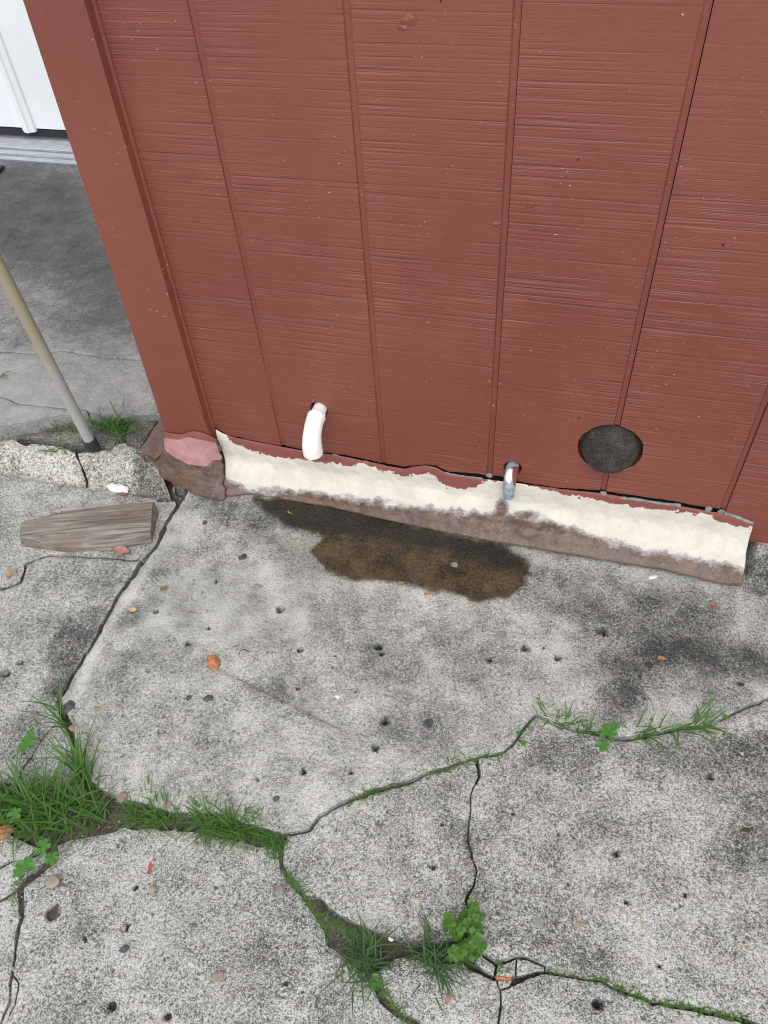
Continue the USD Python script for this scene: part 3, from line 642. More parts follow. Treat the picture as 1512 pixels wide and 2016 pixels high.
# trim board, slightly out of plumb
def quad_board(zl, zr, y0, y1):
    (xl0, z0), (xl1, z1), (xr0, z2), (xr1, z3) = zl[0], zl[1], zr[0], zr[1]
    v = [[xl0, y0, z0], [xr0, y0, z2], [xr1, y0, z3], [xl1, y0, z1], [xl0, y1, z0], [xr0, y1, z2], [xr1, y1, z3], [xl1, y1, z1]]
    return mfd.Manifold.hull_points(v)
ls, rs = (-.2318 + .2491) / (.8639 - .1162), (-.1423 + .1500) / (.865 - .20)
tb = quad_board([(-.2491 - ls * .05, .066), (-.2491 + ls * (ZT - .1162), ZT)], [(-.1500 - rs * .13, .07), (-.1500 + rs * (ZT - .2), ZT)], -.019, -.0005)
notch = mfd.Manifold.hull_points([[-.1545, -.03, .21], [-.1505, -.03, .150], [-.1480, -.03, .150], [-.1545, .01, .21], [-.1505, .01, .150], [-.1480, .01, .150]])
# soft corners
tbm = tb.to_mesh(); 
def rounded(man, r=.0015, seg=8):
    c = man; e = mfd.Manifold.sphere(r, seg)
    return man
obj('corner_trim', tb - notch, M['trim'], wall)
cpth = [[-.1500 + rs * (z - .2) + .0012 + .0012 * (fb(np.array([[z * 3, 1.0]]), 6, 3, 4)[0] - .5), -.0012, z] for z in np.arange(.10, ZT, .012)]
obj('caulk_bead', tube(cpth, [.0042 * (.75 + .6 * fb(np.array([[q[2], 3.0]]), 30, 3, 8)[0]) for q in cpth], 8), M['trim'], wall, smooth=True)
# the side of the shed along the porch
obj('side_wall', box(-.228, -.218, .0, 1.42, .05, ZT), M['trim'], wall)
obj('side_trim', box(-.236, -.2285, .0, .09, .075, ZT), M['trim'], wall)

# ---------------------------------------------------------------- flashing along the wall's foot
top = np.array([(424, 846), (437, 854), (457, 861), (505, 871), (541, 878), (599, 889), (639, 894), (679, 901), (719, 909), (759, 918), (796, 924), (812, 920), (836, 917), (858, 921), (881, 934), (952, 944), (985, 948), (1032, 954), (1103, 964), (1183, 972), (1254, 984), (1320, 994), (1375, 1004), (1425, 1013), (1484, 1032)], float)
bot = np.array([(437, 978), (454, 976), (486, 972), (541, 979), (596, 988), (650, 997), (723, 1014), (796, 1030), (876, 1047), (1002, 1070), (1100, 1087), (1204, 1105), (1304, 1120), (1380, 1138), (1424, 1150), (1462, 1149)], float)
cbnd = np.array([(400, 925), (432, 938), (454, 952), (483, 964), (541, 968), (577, 966), (614, 970), (687, 983), (741, 988), (796, 999), (851, 1000), (901, 1008), (962, 1011), (1000, 1014), (1047, 1018), (1103, 1036), (1168, 1058), (1229, 1074), (1294, 1089), (1355, 1099), (1420, 1110), (1470, 1122)], float)
redl = np.array([(417, 830), (437, 848), (457, 870), (505, 889), (541, 899), (599, 906), (660, 913), (690, 919), (705, 911), (720, 915), (750, 925), (796, 936), (806, 936), (830, 934), (845, 931), (862, 945), (881, 958), (915, 962), (937, 959), (948, 950), (960, 946), (1025, 948), (1045, 959), (1103, 972), (1150, 980), (1183, 985), (1254, 998), (1320, 1006), (1400, 1014), (1415, 1030), (1484, 1041)], float)
tw = np.array([UW(x, y, -.004) for x, y in top]); bw = np.array([U(x, y, .012) for x, y in bot])
NX, NT = 520, 44
xsx = np.linspace(tw[0, 0], tw[-1, 0], NX)
tz = np.interp(xsx, tw[:, 0], tw[:, 2]); by = np.interp(np.linspace(bw[0, 0], bw[-1, 0], NX), bw[:, 0], bw[:, 1]); bx = np.linspace(bw[0, 0], bw[-1, 0], NX)
tz += .0022 * (fb(np.stack([xsx, 0 * xsx], 1), 120, 3, 5) - .5)
by += .004 * (fb(np.stack([xsx, 0 * xsx + 2], 1), 60, 4, 6) - .5)
pt = np.linspace(0, 1, NT)
V = np.zeros((NT, NX, 3))
for i, x in enumerate(xsx):
    y1 = by[i]; prof = np.array([[-.0025, tz[i]], [-.0055, tz[i] - .006], [-.010, .058], [-.026, .040], [.55 * y1 - .012, .030], [y1 + .010, .017], [y1, .010]])
    if prof[2, 1] > tz[i] - .01: prof[2, 1] = tz[i] - .012
    s = np.r_[0, np.cumsum(np.linalg.norm(np.diff(prof, axis=0), axis=1))]; s /= s[-1]
    V[:, i, 1] = np.interp(pt, s, prof[:, 0]); V[:, i, 2] = np.interp(pt, s, prof[:, 1]); V[:, i, 0] = x + (bx[i] - x) * smooth(.1, 1, pt)
from scipy.ndimage import gaussian_filter1d
V[1:-1] = gaussian_filter1d(V, 2.2, axis=0, mode='nearest')[1:-1]
nz = (.7 * fb(V.reshape(-1, 3), 26, 4, 2) + .3 * fb(V.reshape(-1, 3), 75, 3, 4) - .5).reshape(NT, NX) * .017 * np.sin(np.pi * np.clip(pt, 0, 1))[:, None] ** .8
V[..., 2] += nz * .7; V[..., 1] -= nz * .7
# back side, so that the strip has a thickness
Vb = V.copy(); Vb[..., 1] += .0022; Vb[..., 2] -= .0022
front_v = V.reshape(-1, 3); back_v = Vb.reshape(-1, 3); nF = len(front_v)
Ff = grid_faces(NT, NX, True); Fb = grid_faces(NT, NX) + nF
def rimq(a, b): return np.stack([a[:-1], a[1:], b[1:], b[:-1]], 1)
idx = np.arange(nF).reshape(NT, NX); q = np.vstack([rimq(idx[0], idx[0] + nF), rimq(idx[-1][::-1], idx[-1][::-1] + nF), rimq(idx[:, 0][::-1], idx[:, 0][::-1] + nF), rimq(idx[:, -1], idx[:, -1] + nF)])
allv = np.vstack([front_v, back_v]); allf = np.vstack([Ff, Fb, q[:, [0, 1, 2]], q[:, [0, 2, 3]]])
px = PX(allv)
cb = np.interp(px[:, 0], cbnd[:, 0], cbnd[:, 1]); rl = np.interp(px[:, 0], redl[:, 0], redl[:, 1])
cb = cb + 14 * (fb(allv, 70, 4, 31) - .5) * 2; rl = rl + 9 * (fb(allv, 130, 4, 33) - .5) * 2
rr = np.clip(.5 + (cb - px[:, 1]) / 70, 0, 1); gr = np.clip(.5 + (rl - px[:, 1]) / 40, 0, 1)
lf = np.interp(px[:, 1], [830, 866, 905, 934, 955, 990], [405, 424, 441, 432, 436, 470]); rr = np.minimum(rr, np.clip(.5 + (px[:, 0] - lf + 8 * (fb(allv, 120, 3, 35) - .5)) / 40, 0, 1))
# worn-through spot under the metal pipe
dsp = np.hypot((px[:, 0] - 988) / 14, (px[:, 1] - 1003) / 22); rr = np.minimum(rr, np.clip(.15 + .4 * dsp, 0, 1))
dsp = np.hypot((px[:, 0] - 1035) / 30, (px[:, 1] - 1015) / 10); rr = np.minimum(rr, np.clip(.3 + .25 * dsp, 0, 1))
gr[:NX] = np.minimum(gr[:NX], gr[:NX])
fl = thing('base_flashing', 'cream painted flashing strip along the foot of the red wall', 'flashing')
obj('membrane', (allv, allf), M['flash'], fl, smooth=40 if False else True, color=np.stack([rr, gr, 0 * rr], 1))
# grey sealant left in the gap above the strip
for pts, r0 in (([(1188, 974), (1215, 979), (1250, 983), (1290, 989), (1340, 995)], .0026), ([(1426, 1010), (1450, 1018), (1484, 1030)], .003), ([(655, 895), (690, 903), (730, 911), (758, 917)], .0016), ([(850, 925), (905, 936), (950, 942)], .0016)):
    c = bez([UW(x, y, -.0015) for x, y in pts], 40); c[:, 2] += .003 * (fb(c, 120, 3, 5) - .5)
    obj('sealant', tube(c, r0 * (.5 + fb(c, 150, 3, 7)), 7), M['putty'], fl, smooth=True)
for x, y, w in ((1188, 972, 6), (1395, 1002, 6), (1420, 1008, 6), (963, 936, 5)):
    c = UW(x, y, -.001); obj('sealant', rock(c, [.006, .003, .006], x, 1, 2), M['putty'], fl, smooth=True)

# corner membrane with pink paint
cf = thing('corner_flashing', 'brown membrane wrapped round the foot of the corner trim, patched with pink paint', 'flashing')
top3 = bez([[-.258, .055, .088], [-.2535, .0, .112], UW(326, 851, -.0215), UW(352, 855, -.0225), UW(385, 849, -.0225), UW(425, 866, -.0225)], 90)
mid3 = bez([[-.268, .055, .058], [-.266, .0, .066], U(318, 893, .058), U(360, 918, .056), U(402, 925, .055), U(443, 905, .055)], 90)
bot3 = bez([U(290, 872, .045), U(292, 895, .034), U(303, 922, .022), U(317, 940, .016), U(340, 953, .013), U(372, 969, .012), U(405, 979, .012), U(440, 983, .012)], 90)
NT2 = 40; t = np.linspace(0, 1, NT2)[:, None, None]
Vc = (1 - t) ** 2 * top3 + 2 * t * (1 - t) * (mid3 * 1.0) + t ** 2 * bot3
nz = (fb(Vc.reshape(-1, 3), 35, 4, 12) - .5).reshape(NT2, 90) * .010 * np.sin(np.pi * t[:, :, 0]) ** .7
Vc[..., 2] += nz; Vc[..., 1] -= nz
ed = (fb(Vc[-1], 60, 4, 21) - .5) * .012; Vc[-4:, :, 0] += ed * np.array([.2, .5, .8, 1])[:, None] * -.5; Vc[-4:, :, 1] += ed * np.array([.2, .5, .8, 1])[:, None]
Vc[:, -5:, 0] += ((fb(Vc[:, -1], 70, 4, 23) - .5) * .022)[:, None] * np.array([.2, .4, .6, .8, 1.])
Vk = Vc + np.array([.0012, .0022, -.0022]); nC = NT2 * 90
idx = np.arange(nC).reshape(NT2, 90); q = np.vstack([rimq(idx[0], idx[0] + nC), rimq(idx[-1][::-1], idx[-1][::-1] + nC), rimq(idx[:, 0][::-1], idx[:, 0][::-1] + nC), rimq(idx[:, -1], idx[:, -1] + nC)])
av = np.vstack([Vc.reshape(-1, 3), Vk.reshape(-1, 3)]); af = np.vstack([grid_faces(NT2, 90, True), grid_faces(NT2, 90) + nC, q[:, [0, 1, 2]], q[:, [0, 2, 3]]])
px = PX(av); pk = Polygon([(322, 862), (350, 866), (370, 860), (425, 872), (432, 890), (443, 906), (420, 906), (406, 919), (372, 915), (345, 902), (324, 886)])
pp = shapely.points(px); sdist = np.where(shapely.contains(pk, pp), shapely.distance(pk.boundary, pp), -shapely.distance(pk, pp))
redp = np.interp(px[:, 0], [320, 350, 375, 400, 430], [864, 868, 858, 868, 878])
obj('membrane', (av, af), M['flash'], cf, smooth=True, color=np.stack([0 * sdist, np.clip(.5 + (redp - px[:, 1]) / 26, 0, 1), np.clip(.5 + sdist / 26, 0, 1)], 1))
# loose flap on the porch side
fa = bez([U(317, 826, .075), U(302, 845, .062), U(288, 868, .052), U(277, 884, .046), U(280, 898, .040)], 24); fbk = bez([[-.252, .06, .085], [-.256, .045, .075], [-.262, .03, .062], [-.268, .012, .055], U(303, 905, .045)], 24)
tt = np.linspace(0, 1, 8)[:, None, None]; Vf = fa * (1 - tt) + fbk * tt; Vf[..., 2] += .006 * (fb(Vf.reshape(-1, 3), 40, 3, 2).reshape(8, 24) - .5) + .006 * np.sin(np.pi * tt[:, :, 0])
Vg = Vf - [0, 0, .003]; n_ = 8 * 24; idx = np.arange(n_).reshape(8, 24); q = np.vstack([rimq(idx[0], idx[0] + n_), rimq(idx[-1], idx[-1] + n_), rimq(idx[:, 0], idx[:, 0] + n_), rimq(idx[:, -1], idx[:, -1] + n_)])
fv = np.vstack([Vf.reshape(-1, 3), Vg.reshape(-1, 3)]); ff = np.vstack([grid_faces(8, 24), grid_faces(8, 24, True) + n_, q[:, [0, 1, 2]], q[:, [0, 2, 3]]])
obj('flap', (fv, ff), M['flash'], cf, smooth=True, color=np.zeros((len(fv), 3)))

# ---------------------------------------------------------------- pipes and vent
def bend_path(c, out, drop, r, n=14, dx=0.0):
    p = [[c[0], .05, c[2]], [c[0], 0, c[2]], [c[0], -(out - r), c[2]]]
    for a in np.linspace(0, np.pi / 2, n)[1:]: p.append([c[0] + dx * a, -(out - r) - r * math.sin(a), c[2] - r + r * math.cos(a)])
    p.append([c[0] + dx * 2, -out, c[2] - drop]); return np.array(p)
def resample(p, n):
    s = np.r_[0, np.cumsum(np.linalg.norm(np.diff(p, axis=0), axis=1))]; t = np.linspace(0, s[-1], n); return np.stack([np.interp(t, s, p[:, k]) for k in range(3)], 1), t
pipe = thing('drain_pipe', 'white plastic drain elbow sticking out of the red wall above the cream flashing', 'pipe')
c0 = PVC.copy()
stub = np.array([[c0[0], .06, c0[2]], [c0[0], -.034, c0[2] + .001]])
obj('pipe_stub', tube(resample(stub, 8)[0], .0128, 28), M['pvc_old'], pipe, smooth=40)
el = bend_path(c0, .060, .054, .042); el = el[el[:, 1] < -.017]; el = np.vstack([[c0[0], -.019, c0[2] + .0005], el]); el, s = resample(el, 40)
rad = .0172 + .0011 * smooth(.62, .78, s / s[-1]) - .0008 * smooth(.0, .2, s / s[-1]) * (1 - smooth(.4, .6, s / s[-1]))
rad[:2] = [.0155, .0166]
E_ = tube(el, rad, 32, cap0=True, cap1=False)
# open end with an inner wall
ring = E_.vertices[39 * 32:40 * 32]; cen = el[-1]
inn = cen + (ring - cen) * .76; up = inn + (el[-4] - el[-1]) * 1.0
V2 = np.vstack([ring, inn, up]); F2 = []
for j in range(32):
    k = (j + 1) % 32
    for a, b in ((0, 32), (32, 64)): F2 += [[a + j, a + k, b + k], [a + j, b + k, b + j]]
F2 += [[64 + 0, 64 + j, 64 + j + 1] for j in range(1, 31)]
obj('elbow', trimesh.util.concatenate([E_, trimesh.Trimesh(V2, F2, process=False)]), M['pvc'], pipe, smooth=50)
mp = thing('metal_pipe', 'short grey metal pipe bent downwards, splashed with white and red paint', 'pipe')
pa, s = resample(bend_path(CU, .033, .040, .026), 44)
ra = np.full(44, .0114); ra[s > s[-1] - .012] = .0107
tm = tube(pa, ra, 26, True, False)
ring = tm.vertices[43 * 26:44 * 26]; cen = pa[-1]; inn = cen + (ring - cen) * .84; up = inn + [0, 0, .02]
V2 = np.vstack([ring, inn, up]); F2 = []
for j in range(26):
    k = (j + 1) % 26
    for a, b in ((0, 26), (26, 52)): F2 += [[a + j, a + k, b + k], [a + j, b + k, b + j]]
F2 += [[52, 52 + j, 53 + j] for j in range(1, 25)]
tm = trimesh.util.concatenate([tm, trimesh.Trimesh(V2, F2, process=False)])
q = PX(tm.vertices)
wl = Polygon([(1001, 922), (1009, 924), (1007, 945), (1003, 952), (996, 948), (994, 938)]); rdp = Polygon([(1008, 918), (1026, 918), (1022, 940), (1014, 960), (1010, 952), (1008, 940)])
def sgn(poly, q):
    pp = shapely.points(q); return np.where(shapely.contains(poly, pp), shapely.distance(poly.boundary, pp), -shapely.distance(poly, pp))
obj('bent_tube', tm, M['steel'], mp, smooth=True, color=np.stack([np.clip(.5 + sgn(rdp, q) / 16, 0, 1), np.clip(.5 + sgn(wl, q) / 12, 0, 1), 0 * q[:, 0]], 1))
# vent: plug bulging in a round hole
vt = thing('vent_hole', 'round hole in the red wall filled with dark grainy foam', 'vent')
nr, na = 26, 72; V, F = [], []
rr_ = np.linspace(0, 1, nr)[:, None]; aa = np.linspace(0, 2 * np.pi, na, endpoint=False)[None]
R_ = .0515 * rr_ * np.ones_like(aa); X = VENT[0] + R_ * np.cos(aa); Z = VENT[2] + R_ * np.sin(aa)
zz = (Z - VENT[2]) / .0515; xx = (X - VENT[0]) / .0515; zs = zz + .40
dq = xx ** 2 + np.where(zs < 0, zs / .60, zs / 1.40) ** 2
Y = .010 - .040 * np.clip(1 - dq, 0, 1) ** .55 * (1 - (rr_ * np.ones_like(aa)) ** 8)
P_ = np.stack([X, Y, Z], -1); Y += .004 * (fb(P_.reshape(-1, 3), 70, 4, 3).reshape(nr, na) - .5)
P_ = np.stack([X, Y, Z], -1).reshape(-1, 3)
for i in range(nr - 1):
    for j in range(na):
        a, b, c, d = i * na + j, i * na + (j + 1) % na, (i + 1) * na + (j + 1) % na, (i + 1) * na + j
        F += [[a, b, c], [a, c, d]]
obj('foam_plug', (P_, np.array(F)), M['plug'], vt, smooth=True)
# thin broken sleeve showing as a pale rim at the bottom
an = np.linspace(np.radians(215), np.radians(322), 40)
c = np.stack([VENT[0] + .0532 * np.cos(an), -.0004 + 0 * an, VENT[2] + .0532 * np.sin(an)], 1)
obj('sleeve_rim', tube(c, .0009 * (.1 + 1.5 * fb(c, 150, 3, 4)), 8), M['putty'], vt, smooth=True)

for x, y, r in ((1138, 314, 3.5), (1424, 482, 4.5), (1140, 823, 2.5), (868, 2, 3)):
    c = UW(x, y, -.0004); R = .6 * np.linalg.norm(UW(x + r, y) - UW(x, y)); obj('nail_hole', rock(c, [R, .0012, R], x, 1, 2), M['black'], wall, smooth=True)
for x, y, r, rz in ((806, 38, 17, .4), (792, 54, 10, 0), (978, 440, 8, .2), (1045, 402, 12, 0), (1310, 757, 7, 0), (1292, 845, 6, 0)):
    c = UW(x, y, .0006); R = np.linalg.norm(UW(x + r, y) - UW(x, y)); obj('knot', rock(c, [R, .0026, R * .55], x, 1, 3, 0, .5), M['trim'], wall, smooth=True)
# ---------------------------------------------------------------- door and threshold in the porch
YD = 1.33
dr = thing('door', 'white door at the back of the porch with a ribbed vertical moulding', 'door')
zb = UW(60, 252, YD)[2]
obj('door_panel', box(-2.15, -.90, YD, YD + .04, zb, 2.1), M['white'], dr)
# moulding: a half-hexagon strip with fine ribs, lower end reaching past the panel
ml, mr_ = UW(43, 252, YD)[0], UW(71, 250, YD)[0]; mz = UW(58, 262, YD - .02)[2]; w = mr_ - ml
prof = [(ml, YD), (ml + .10 * w, YD - .006), (ml + .22 * w, YD - .006), (ml + .27 * w, YD - .016), (ml + .42 * w, YD - .019), (ml + .46 * w, YD - .016), (ml + .52 * w, YD - .022), (ml + .64 * w, YD - .022), (ml + .72 * w, YD - .016), (ml + .98 * w, YD - .010), (mr_, YD)]
obj('moulding', mfd.Manifold.extrude(mfd.CrossSection([prof]), 2.1 - mz).translate([0, 0, mz]), M['white'], dr)
obj('door_sweep', box(-2.15, -.90, YD + .006, YD + .034, zb - .03, zb - .0005), M['rubber'], dr)  # black strip standing in for the shaded gap below the door panel
th = thing('threshold', 'ridged aluminium threshold on the porch floor under the white door', 'threshold')
y0 = U(75, 319, zp + .004)[1]
prof = [(y0, zp + .006), (y0 + .018, zp + .009), (y0 + .019, zp + .001), (y0 + .027, zp + .001), (y0 + .029, zp + .012), (y0 + .047, zp + .016), (y0 + .048, zp + .006), (y0 + .058, zp + .006), (y0 + .060, zp + .019)]
yy = y0 + .062
while yy < YD - .012: prof += [(yy, zp + .021), (yy + .004, zp + .021), (yy + .005, zp + .019), (yy + .007, zp + .019)]; yy += .008
prof += [(max(yy, YD) + .06, zp + .020)]; pr = np.array(prof); n_ = len(pr)
tv = np.vstack([np.column_stack([np.full(n_, x_), pr[:, 0], z_]) for x_, z_ in ((-2.35, pr[:, 1]), (-.65, pr[:, 1]), (-2.35, np.full(n_, zp + .0005)), (-.65, np.full(n_, zp + .0005)))])
k_ = np.arange(n_ - 1); tf = np.vstack([np.stack([k_, k_ + n_, k_ + n_ + 1], 1), np.stack([k_, k_ + n_ + 1, k_ + 1], 1), np.stack([k_, k_ + 1, k_ + 2 * n_ + 1], 1), np.stack([k_, k_ + 2 * n_ + 1, k_ + 2 * n_], 1), np.stack([k_ + n_, k_ + 3 * n_, k_ + 3 * n_ + 1], 1), np.stack([k_ + n_, k_ + 3 * n_ + 1, k_ + n_ + 1], 1), [[0, 2 * n_, 3 * n_], [0, 3 * n_, n_]]])
obj('sill', (tv, tf), M['aluminium'], th)
obj('back_wall', box(-3.4, -2.16, YD + .01, YD + .12, .05, ZT), M['trim'], wall); obj('back_wall', box(-.89, -.218, YD + .01, YD + .12, .05, ZT), M['trim'], wall)
obj('back_wall', box(-2.16, -.89, YD + .01, YD + .12, 2.11, ZT), M['trim'], wall)
obj('porch_mat', box(*sorted([U(-120, 345, zp)[0], U(6, 338, zp)[0]]), U(0, 352, zp)[1], U(0, 333, zp)[1], zp + .006, zp + .014), M['rubber'], label='corner of a thin black mat on the porch floor by the threshold', cat='mat')

# ---------------------------------------------------------------- pole with rubber tip
po = thing('pole', 'beige metal pole with black rubber tip standing on the broken kerb', 'pole')
b0 = U(184, 882, .034); d = ray(4, 535); t_ = (b0[1] - .012 - EYE[1]) / d[1]; p1 = EYE + d * t_; ax = (p1 - b0) / np.linalg.norm(p1 - b0)
b1 = b0 + ax * .030
obj('shaft', tube(np.array([b1 + ax * s for s in (-.006, 0, .02, .2, .4, .6, .8, .86)]), [.0112] * 8, 32), M['pole'], po, smooth=40)
obj('rubber_tip', tube(np.array([b0, b0 + ax * .003, b0 + ax * .010, b0 + ax * .024, b0 + ax * .0265]), [.0135, .0148, .0150, .0143, .0130], 32), M['rubber'], po, smooth=40)

# ---------------------------------------------------------------- wood block
bt = np.array([U(x, y, .026) for x, y in ((42, 1026), (122, 1004), (225, 991), (301, 984))]); ft = np.array([U(x, y, .020) for x, y in ((38, 1056), (110, 1068), (200, 1063), (295, 1052))])
fbm_ = np.array([U(x, y, -.008) for x, y in ((45, 1081), (140, 1092), (230, 1087), (300, 1072))]); bb_ = bt.copy(); bb_[:, 1] += .004; bb_[:, 2] = -.010
bb_[3] = U(314, 1008, -.006); bb_[0, 2] = -.010
ringp = []
for u in np.linspace(0, 3, 60):
    i = min(int(u), 2); f_ = u - i; L = lambda A: A[i] * (1 - f_) + A[i + 1] * f_
    c4 = [L(bb_), L(bt), L(ft), L(fbm_)]; rg = []
    for k in range(4):
        for s_ in np.linspace(0, 1, 9)[:-1]: rg.append(c4[k] * (1 - s_) + c4[(k + 1) % 4] * s_)
    rg = np.array(rg); cc = rg.mean(0)
    rg = gaussian_filter1d(rg, .9, axis=0, mode='wrap'); ringp.append(rg)
ringp = np.array(ringp); along = wdir / np.linalg.norm(wdir)
q = ringp.reshape(-1, 3); gl = np.stack([q @ along * .12, q[:, 2] + .3 * q[:, 1], q[:, 1] - .2 * q[:, 0]], 1)
ringp += ((fb(gl, 160, 3, 8) - .5) * .0045).reshape(60, 32, 1) * np.array([0, -.3, .95])
nrg = 32; V = list(ringp.reshape(-1, 3)); F = []
for i in range(59):
    for j in range(nrg):
        a, b, c, d_ = i * nrg + j, i * nrg + (j + 1) % nrg, (i + 1) * nrg + (j + 1) % nrg, (i + 1) * nrg + j
        F += [[a, c, b], [a, d_, c]]
V.append(ringp[0].mean(0)); V.append(ringp[-1].mean(0))
F += [[len(V) - 2, j, (j + 1) % nrg] for j in range(nrg)] + [[len(V) - 1, 59 * nrg + (j + 1) % nrg, 59 * nrg + j] for j in range(nrg)]
wm_ = trimesh.Trimesh(np.array(V), F, process=False); trimesh.repair.fix_normals(wm_)
obj('wood_block', wm_, M['wood'], smooth=45, label='weathered grey wood block lying on the left slab below the kerb', cat='wood block')

# ---------------------------------------------------------------- loose bits
def leaf_mesh(c, L, W, rz, seed, curl=.25, lobes=0):
    n = 9; s = np.linspace(0, 1, n); w = W * np.sin(np.pi * s ** .8) ** .8
    if lobes: w = w * (1 + .45 * np.sin(s * lobes * 2 * np.pi))
    V = []
    for i in range(n):
        for k in (-1, 0, 1):
            V.append([L * (s[i] - .5), k * w[i] * (1 + .25 * math.sin(seed + 5 * i)), .002 + curl * L * (.5 * abs(k) * .6 + (s[i] - .5) ** 2)])
    V = np.array(V); F = grid_faces(n, 3); c_, s_ = math.cos(rz), math.sin(rz); V = V @ np.array([[c_, s_, 0], [-s_, c_, 0], [0, 0, 1]]) + c
    return thick(V, F, .0005)
def thick(V, F, t):
    n = len(V); e = {}
    for tri in F:
        for a, b in ((tri[0], tri[1]), (tri[1], tri[2]), (tri[2], tri[0])): e[(a, b)] = 1
    side = []
    for (a, b) in e:
        if (b, a) not in e: side += [[a, a + n, b + n], [a, b + n, b]]
    return np.vstack([V, V - [0, 0, t]]), np.vstack([F, F[:, ::-1] + n, np.array(side)])
def level(x, y):
    p = U(x, y)
    for q, base, sl, path in slab_info:
        if q.contains(Point(p[:2])): return base
    return -.015
def bit(name, mat, x, y, r, label, cat, kind='rock', rz=0.0, squash=.65, flat=.45, lobes=0):
    z = level(x, y); c = U(x, y, z); R = rpx(x, y, r)
    if kind == 'rock': obj(name, rock([c[0], c[1], z + R * flat * .3], [R, R * squash, R], int(x), flat, 3, rz, .55), M[mat], smooth=30, label=label, cat=cat)
    else: obj(name, leaf_mesh([c[0], c[1], z + .001], 2 * R, R * squash, rz, int(x), lobes=lobes), M[mat], smooth=True, label=label, cat=cat)
bit('brick_fragment', 'brick', 419, 1306, 15, 'orange brick fragment set in the big slab below the wall', 'brick fragment', rz=-1.0, squash=.75, flat=.5)
bit('plaster_chip', 'chip', 232, 963, 22, 'flat white chip lying between the kerb and the wood block', 'chip', rz=-.1, squash=.5, flat=.22)
bit('plaster_chip', 'chip', 1285, 1137, 9, 'small white chip on the slab under the flashing, right of the wet stain', 'chip', rz=.6, squash=.5, flat=.3)
bit('bark_chip', 'pkleaf', 240, 1087, 22, 'pinkish chip of bark sticking out under the wood block', 'bark chip', 'leaf', -.1, .4)
bit('leaf', 'orleaf', 320, 1033, 9, 'crumpled orange leaf in the joint beside the cut end of the wood block', 'leaf', 'leaf', .8, .6, lobes=2)
bit('leaf', 'yleaf', 263, 1203, 9, 'small yellow leaf near the left edge of the big slab', 'leaf', 'leaf', .2, .55, lobes=2)
bit('leaf', 'brleaf', 324, 1160, 8, 'small tan leaf on the big slab above the yellow leaf', 'leaf', 'leaf', .9, .6)
bit('leaf', 'rleaf', 297, 1711, 12, 'dark red leaf scrap on the front left slab', 'leaf', 'leaf', 1.9, .4, lobes=1.5)
bit('leaf', 'pkleaf', 884, 1968, 13, 'pinkish leaf scrap below the grass tuft at the front centre', 'leaf', 'leaf', 1.0, .35)
bit('leaf', 'rleaf', 1405, 1196, 7, 'small red leaf on the dark slab right of the wet stain', 'leaf', 'leaf', .7, .5)
bit('leaf', 'orleaf', 1303, 1298, 8, 'small orange leaf beside a round moss spot on the dark slab', 'leaf', 'leaf', -.2, .5)
bit('leaf', 'orleaf', 790, 1150, 7, 'small orange leaf at the lower edge of the wet stain', 'leaf', 'leaf', .4, .5)
bit('leaf', 'orleaf', 20, 1134, 8, 'orange leaf in the dirt at the left of the wood block', 'leaf', 'leaf', 1.5, .5)
bit('leaf', 'brleaf', 244, 975, 8, 'rusty leaf scrap touching the flat white chip', 'leaf', 'leaf', .3, .5)
bit('leaf', 'orleaf', 840, 1171, 6, 'tiny rusty leaf on the damp brown end of the wet stain', 'leaf', 'leaf', .3, .5)
bit('petal', 'yellow', 573, 1010, 6, 'pale yellow petal on the slab under the flashing, above the wet stain', 'petal', 'leaf', .3, .7)
bit('pebble', 'chip', 772, 1842, 11, 'pale pebble at the edge of the dirt wedge between two grass tufts', 'pebble', rz=1.4, squash=.6)
bit('pebble', 'chip', 664, 1372, 5, 'small white pebble right of the shallow step on the big slab', 'pebble')
bit('pebble', 'paleblock', 819, 1773, 8, 'cream pebble on the small triangular slab', 'pebble')
bit('brick_fragment', 'brick', 8, 1640, 20, 'reddish brick fragment at the left edge below the grass clump', 'brick fragment', rz=.6)
bit('brick_fragment', 'brick', 990, 1927, 16, 'thin orange brick piece on a concrete chip in the front crack', 'brick fragment', rz=.2, squash=.35, flat=.4)
bit('pebble', 'grstone', 1258, 1376, 10, 'elongated white pebble on the slab above the right crack', 'pebble', rz=-.5, squash=.35)
c = bez([U(*q, .003) for q in ((470, 1290), (474, 1284), (482, 1281), (492, 1284))], 14); c[:, 2] += .004 * np.sin(np.linspace(0, np.pi, 14))
obj('twig', tube(c, .0008, 6), M['twig'], smooth=True, label='short curved twig on the slab right of the brick fragment', cat='twig')
bit('pebble', 'tanstone', 18, 866, 13, 'peach coloured pebble in the gap behind the kerb at the left edge', 'pebble', flat=.6)

# gravel in the gaps
gv, gf, off = [], [], 0
cand = unary_union([c for c in cracks]).intersection(VIEW)
minx, miny, maxx, maxy = cand.bounds
n = 0
pts = np.column_stack([rng.uniform(minx, maxx, 60000), rng.uniform(miny, maxy, 60000)]); pts = pts[shapely.contains_xy(cand, pts)][:420]
gap2 = np.array([U(random.uniform(-20, 250), random.uniform(838, 880), .02)[:2] for _ in range(160)])
for i, xy in enumerate(np.vstack([pts, gap2])):
    z = -.021 if i < len(pts) else .018
    r = random.choice([.0012, .0015, .002, .003]); m = rock([xy[0], xy[1], z + random.uniform(0, .006)], [r, r * .8, r], i, .8, 0)
    gv.append(m.vertices); gf.append(m.faces + off); off += len(m.vertices)
obj('gravel', (np.vstack(gv), np.vstack(gf)), M['grstone'], label='fine grit and gravel lying in the open cracks', cat='gravel', kind='stuff')

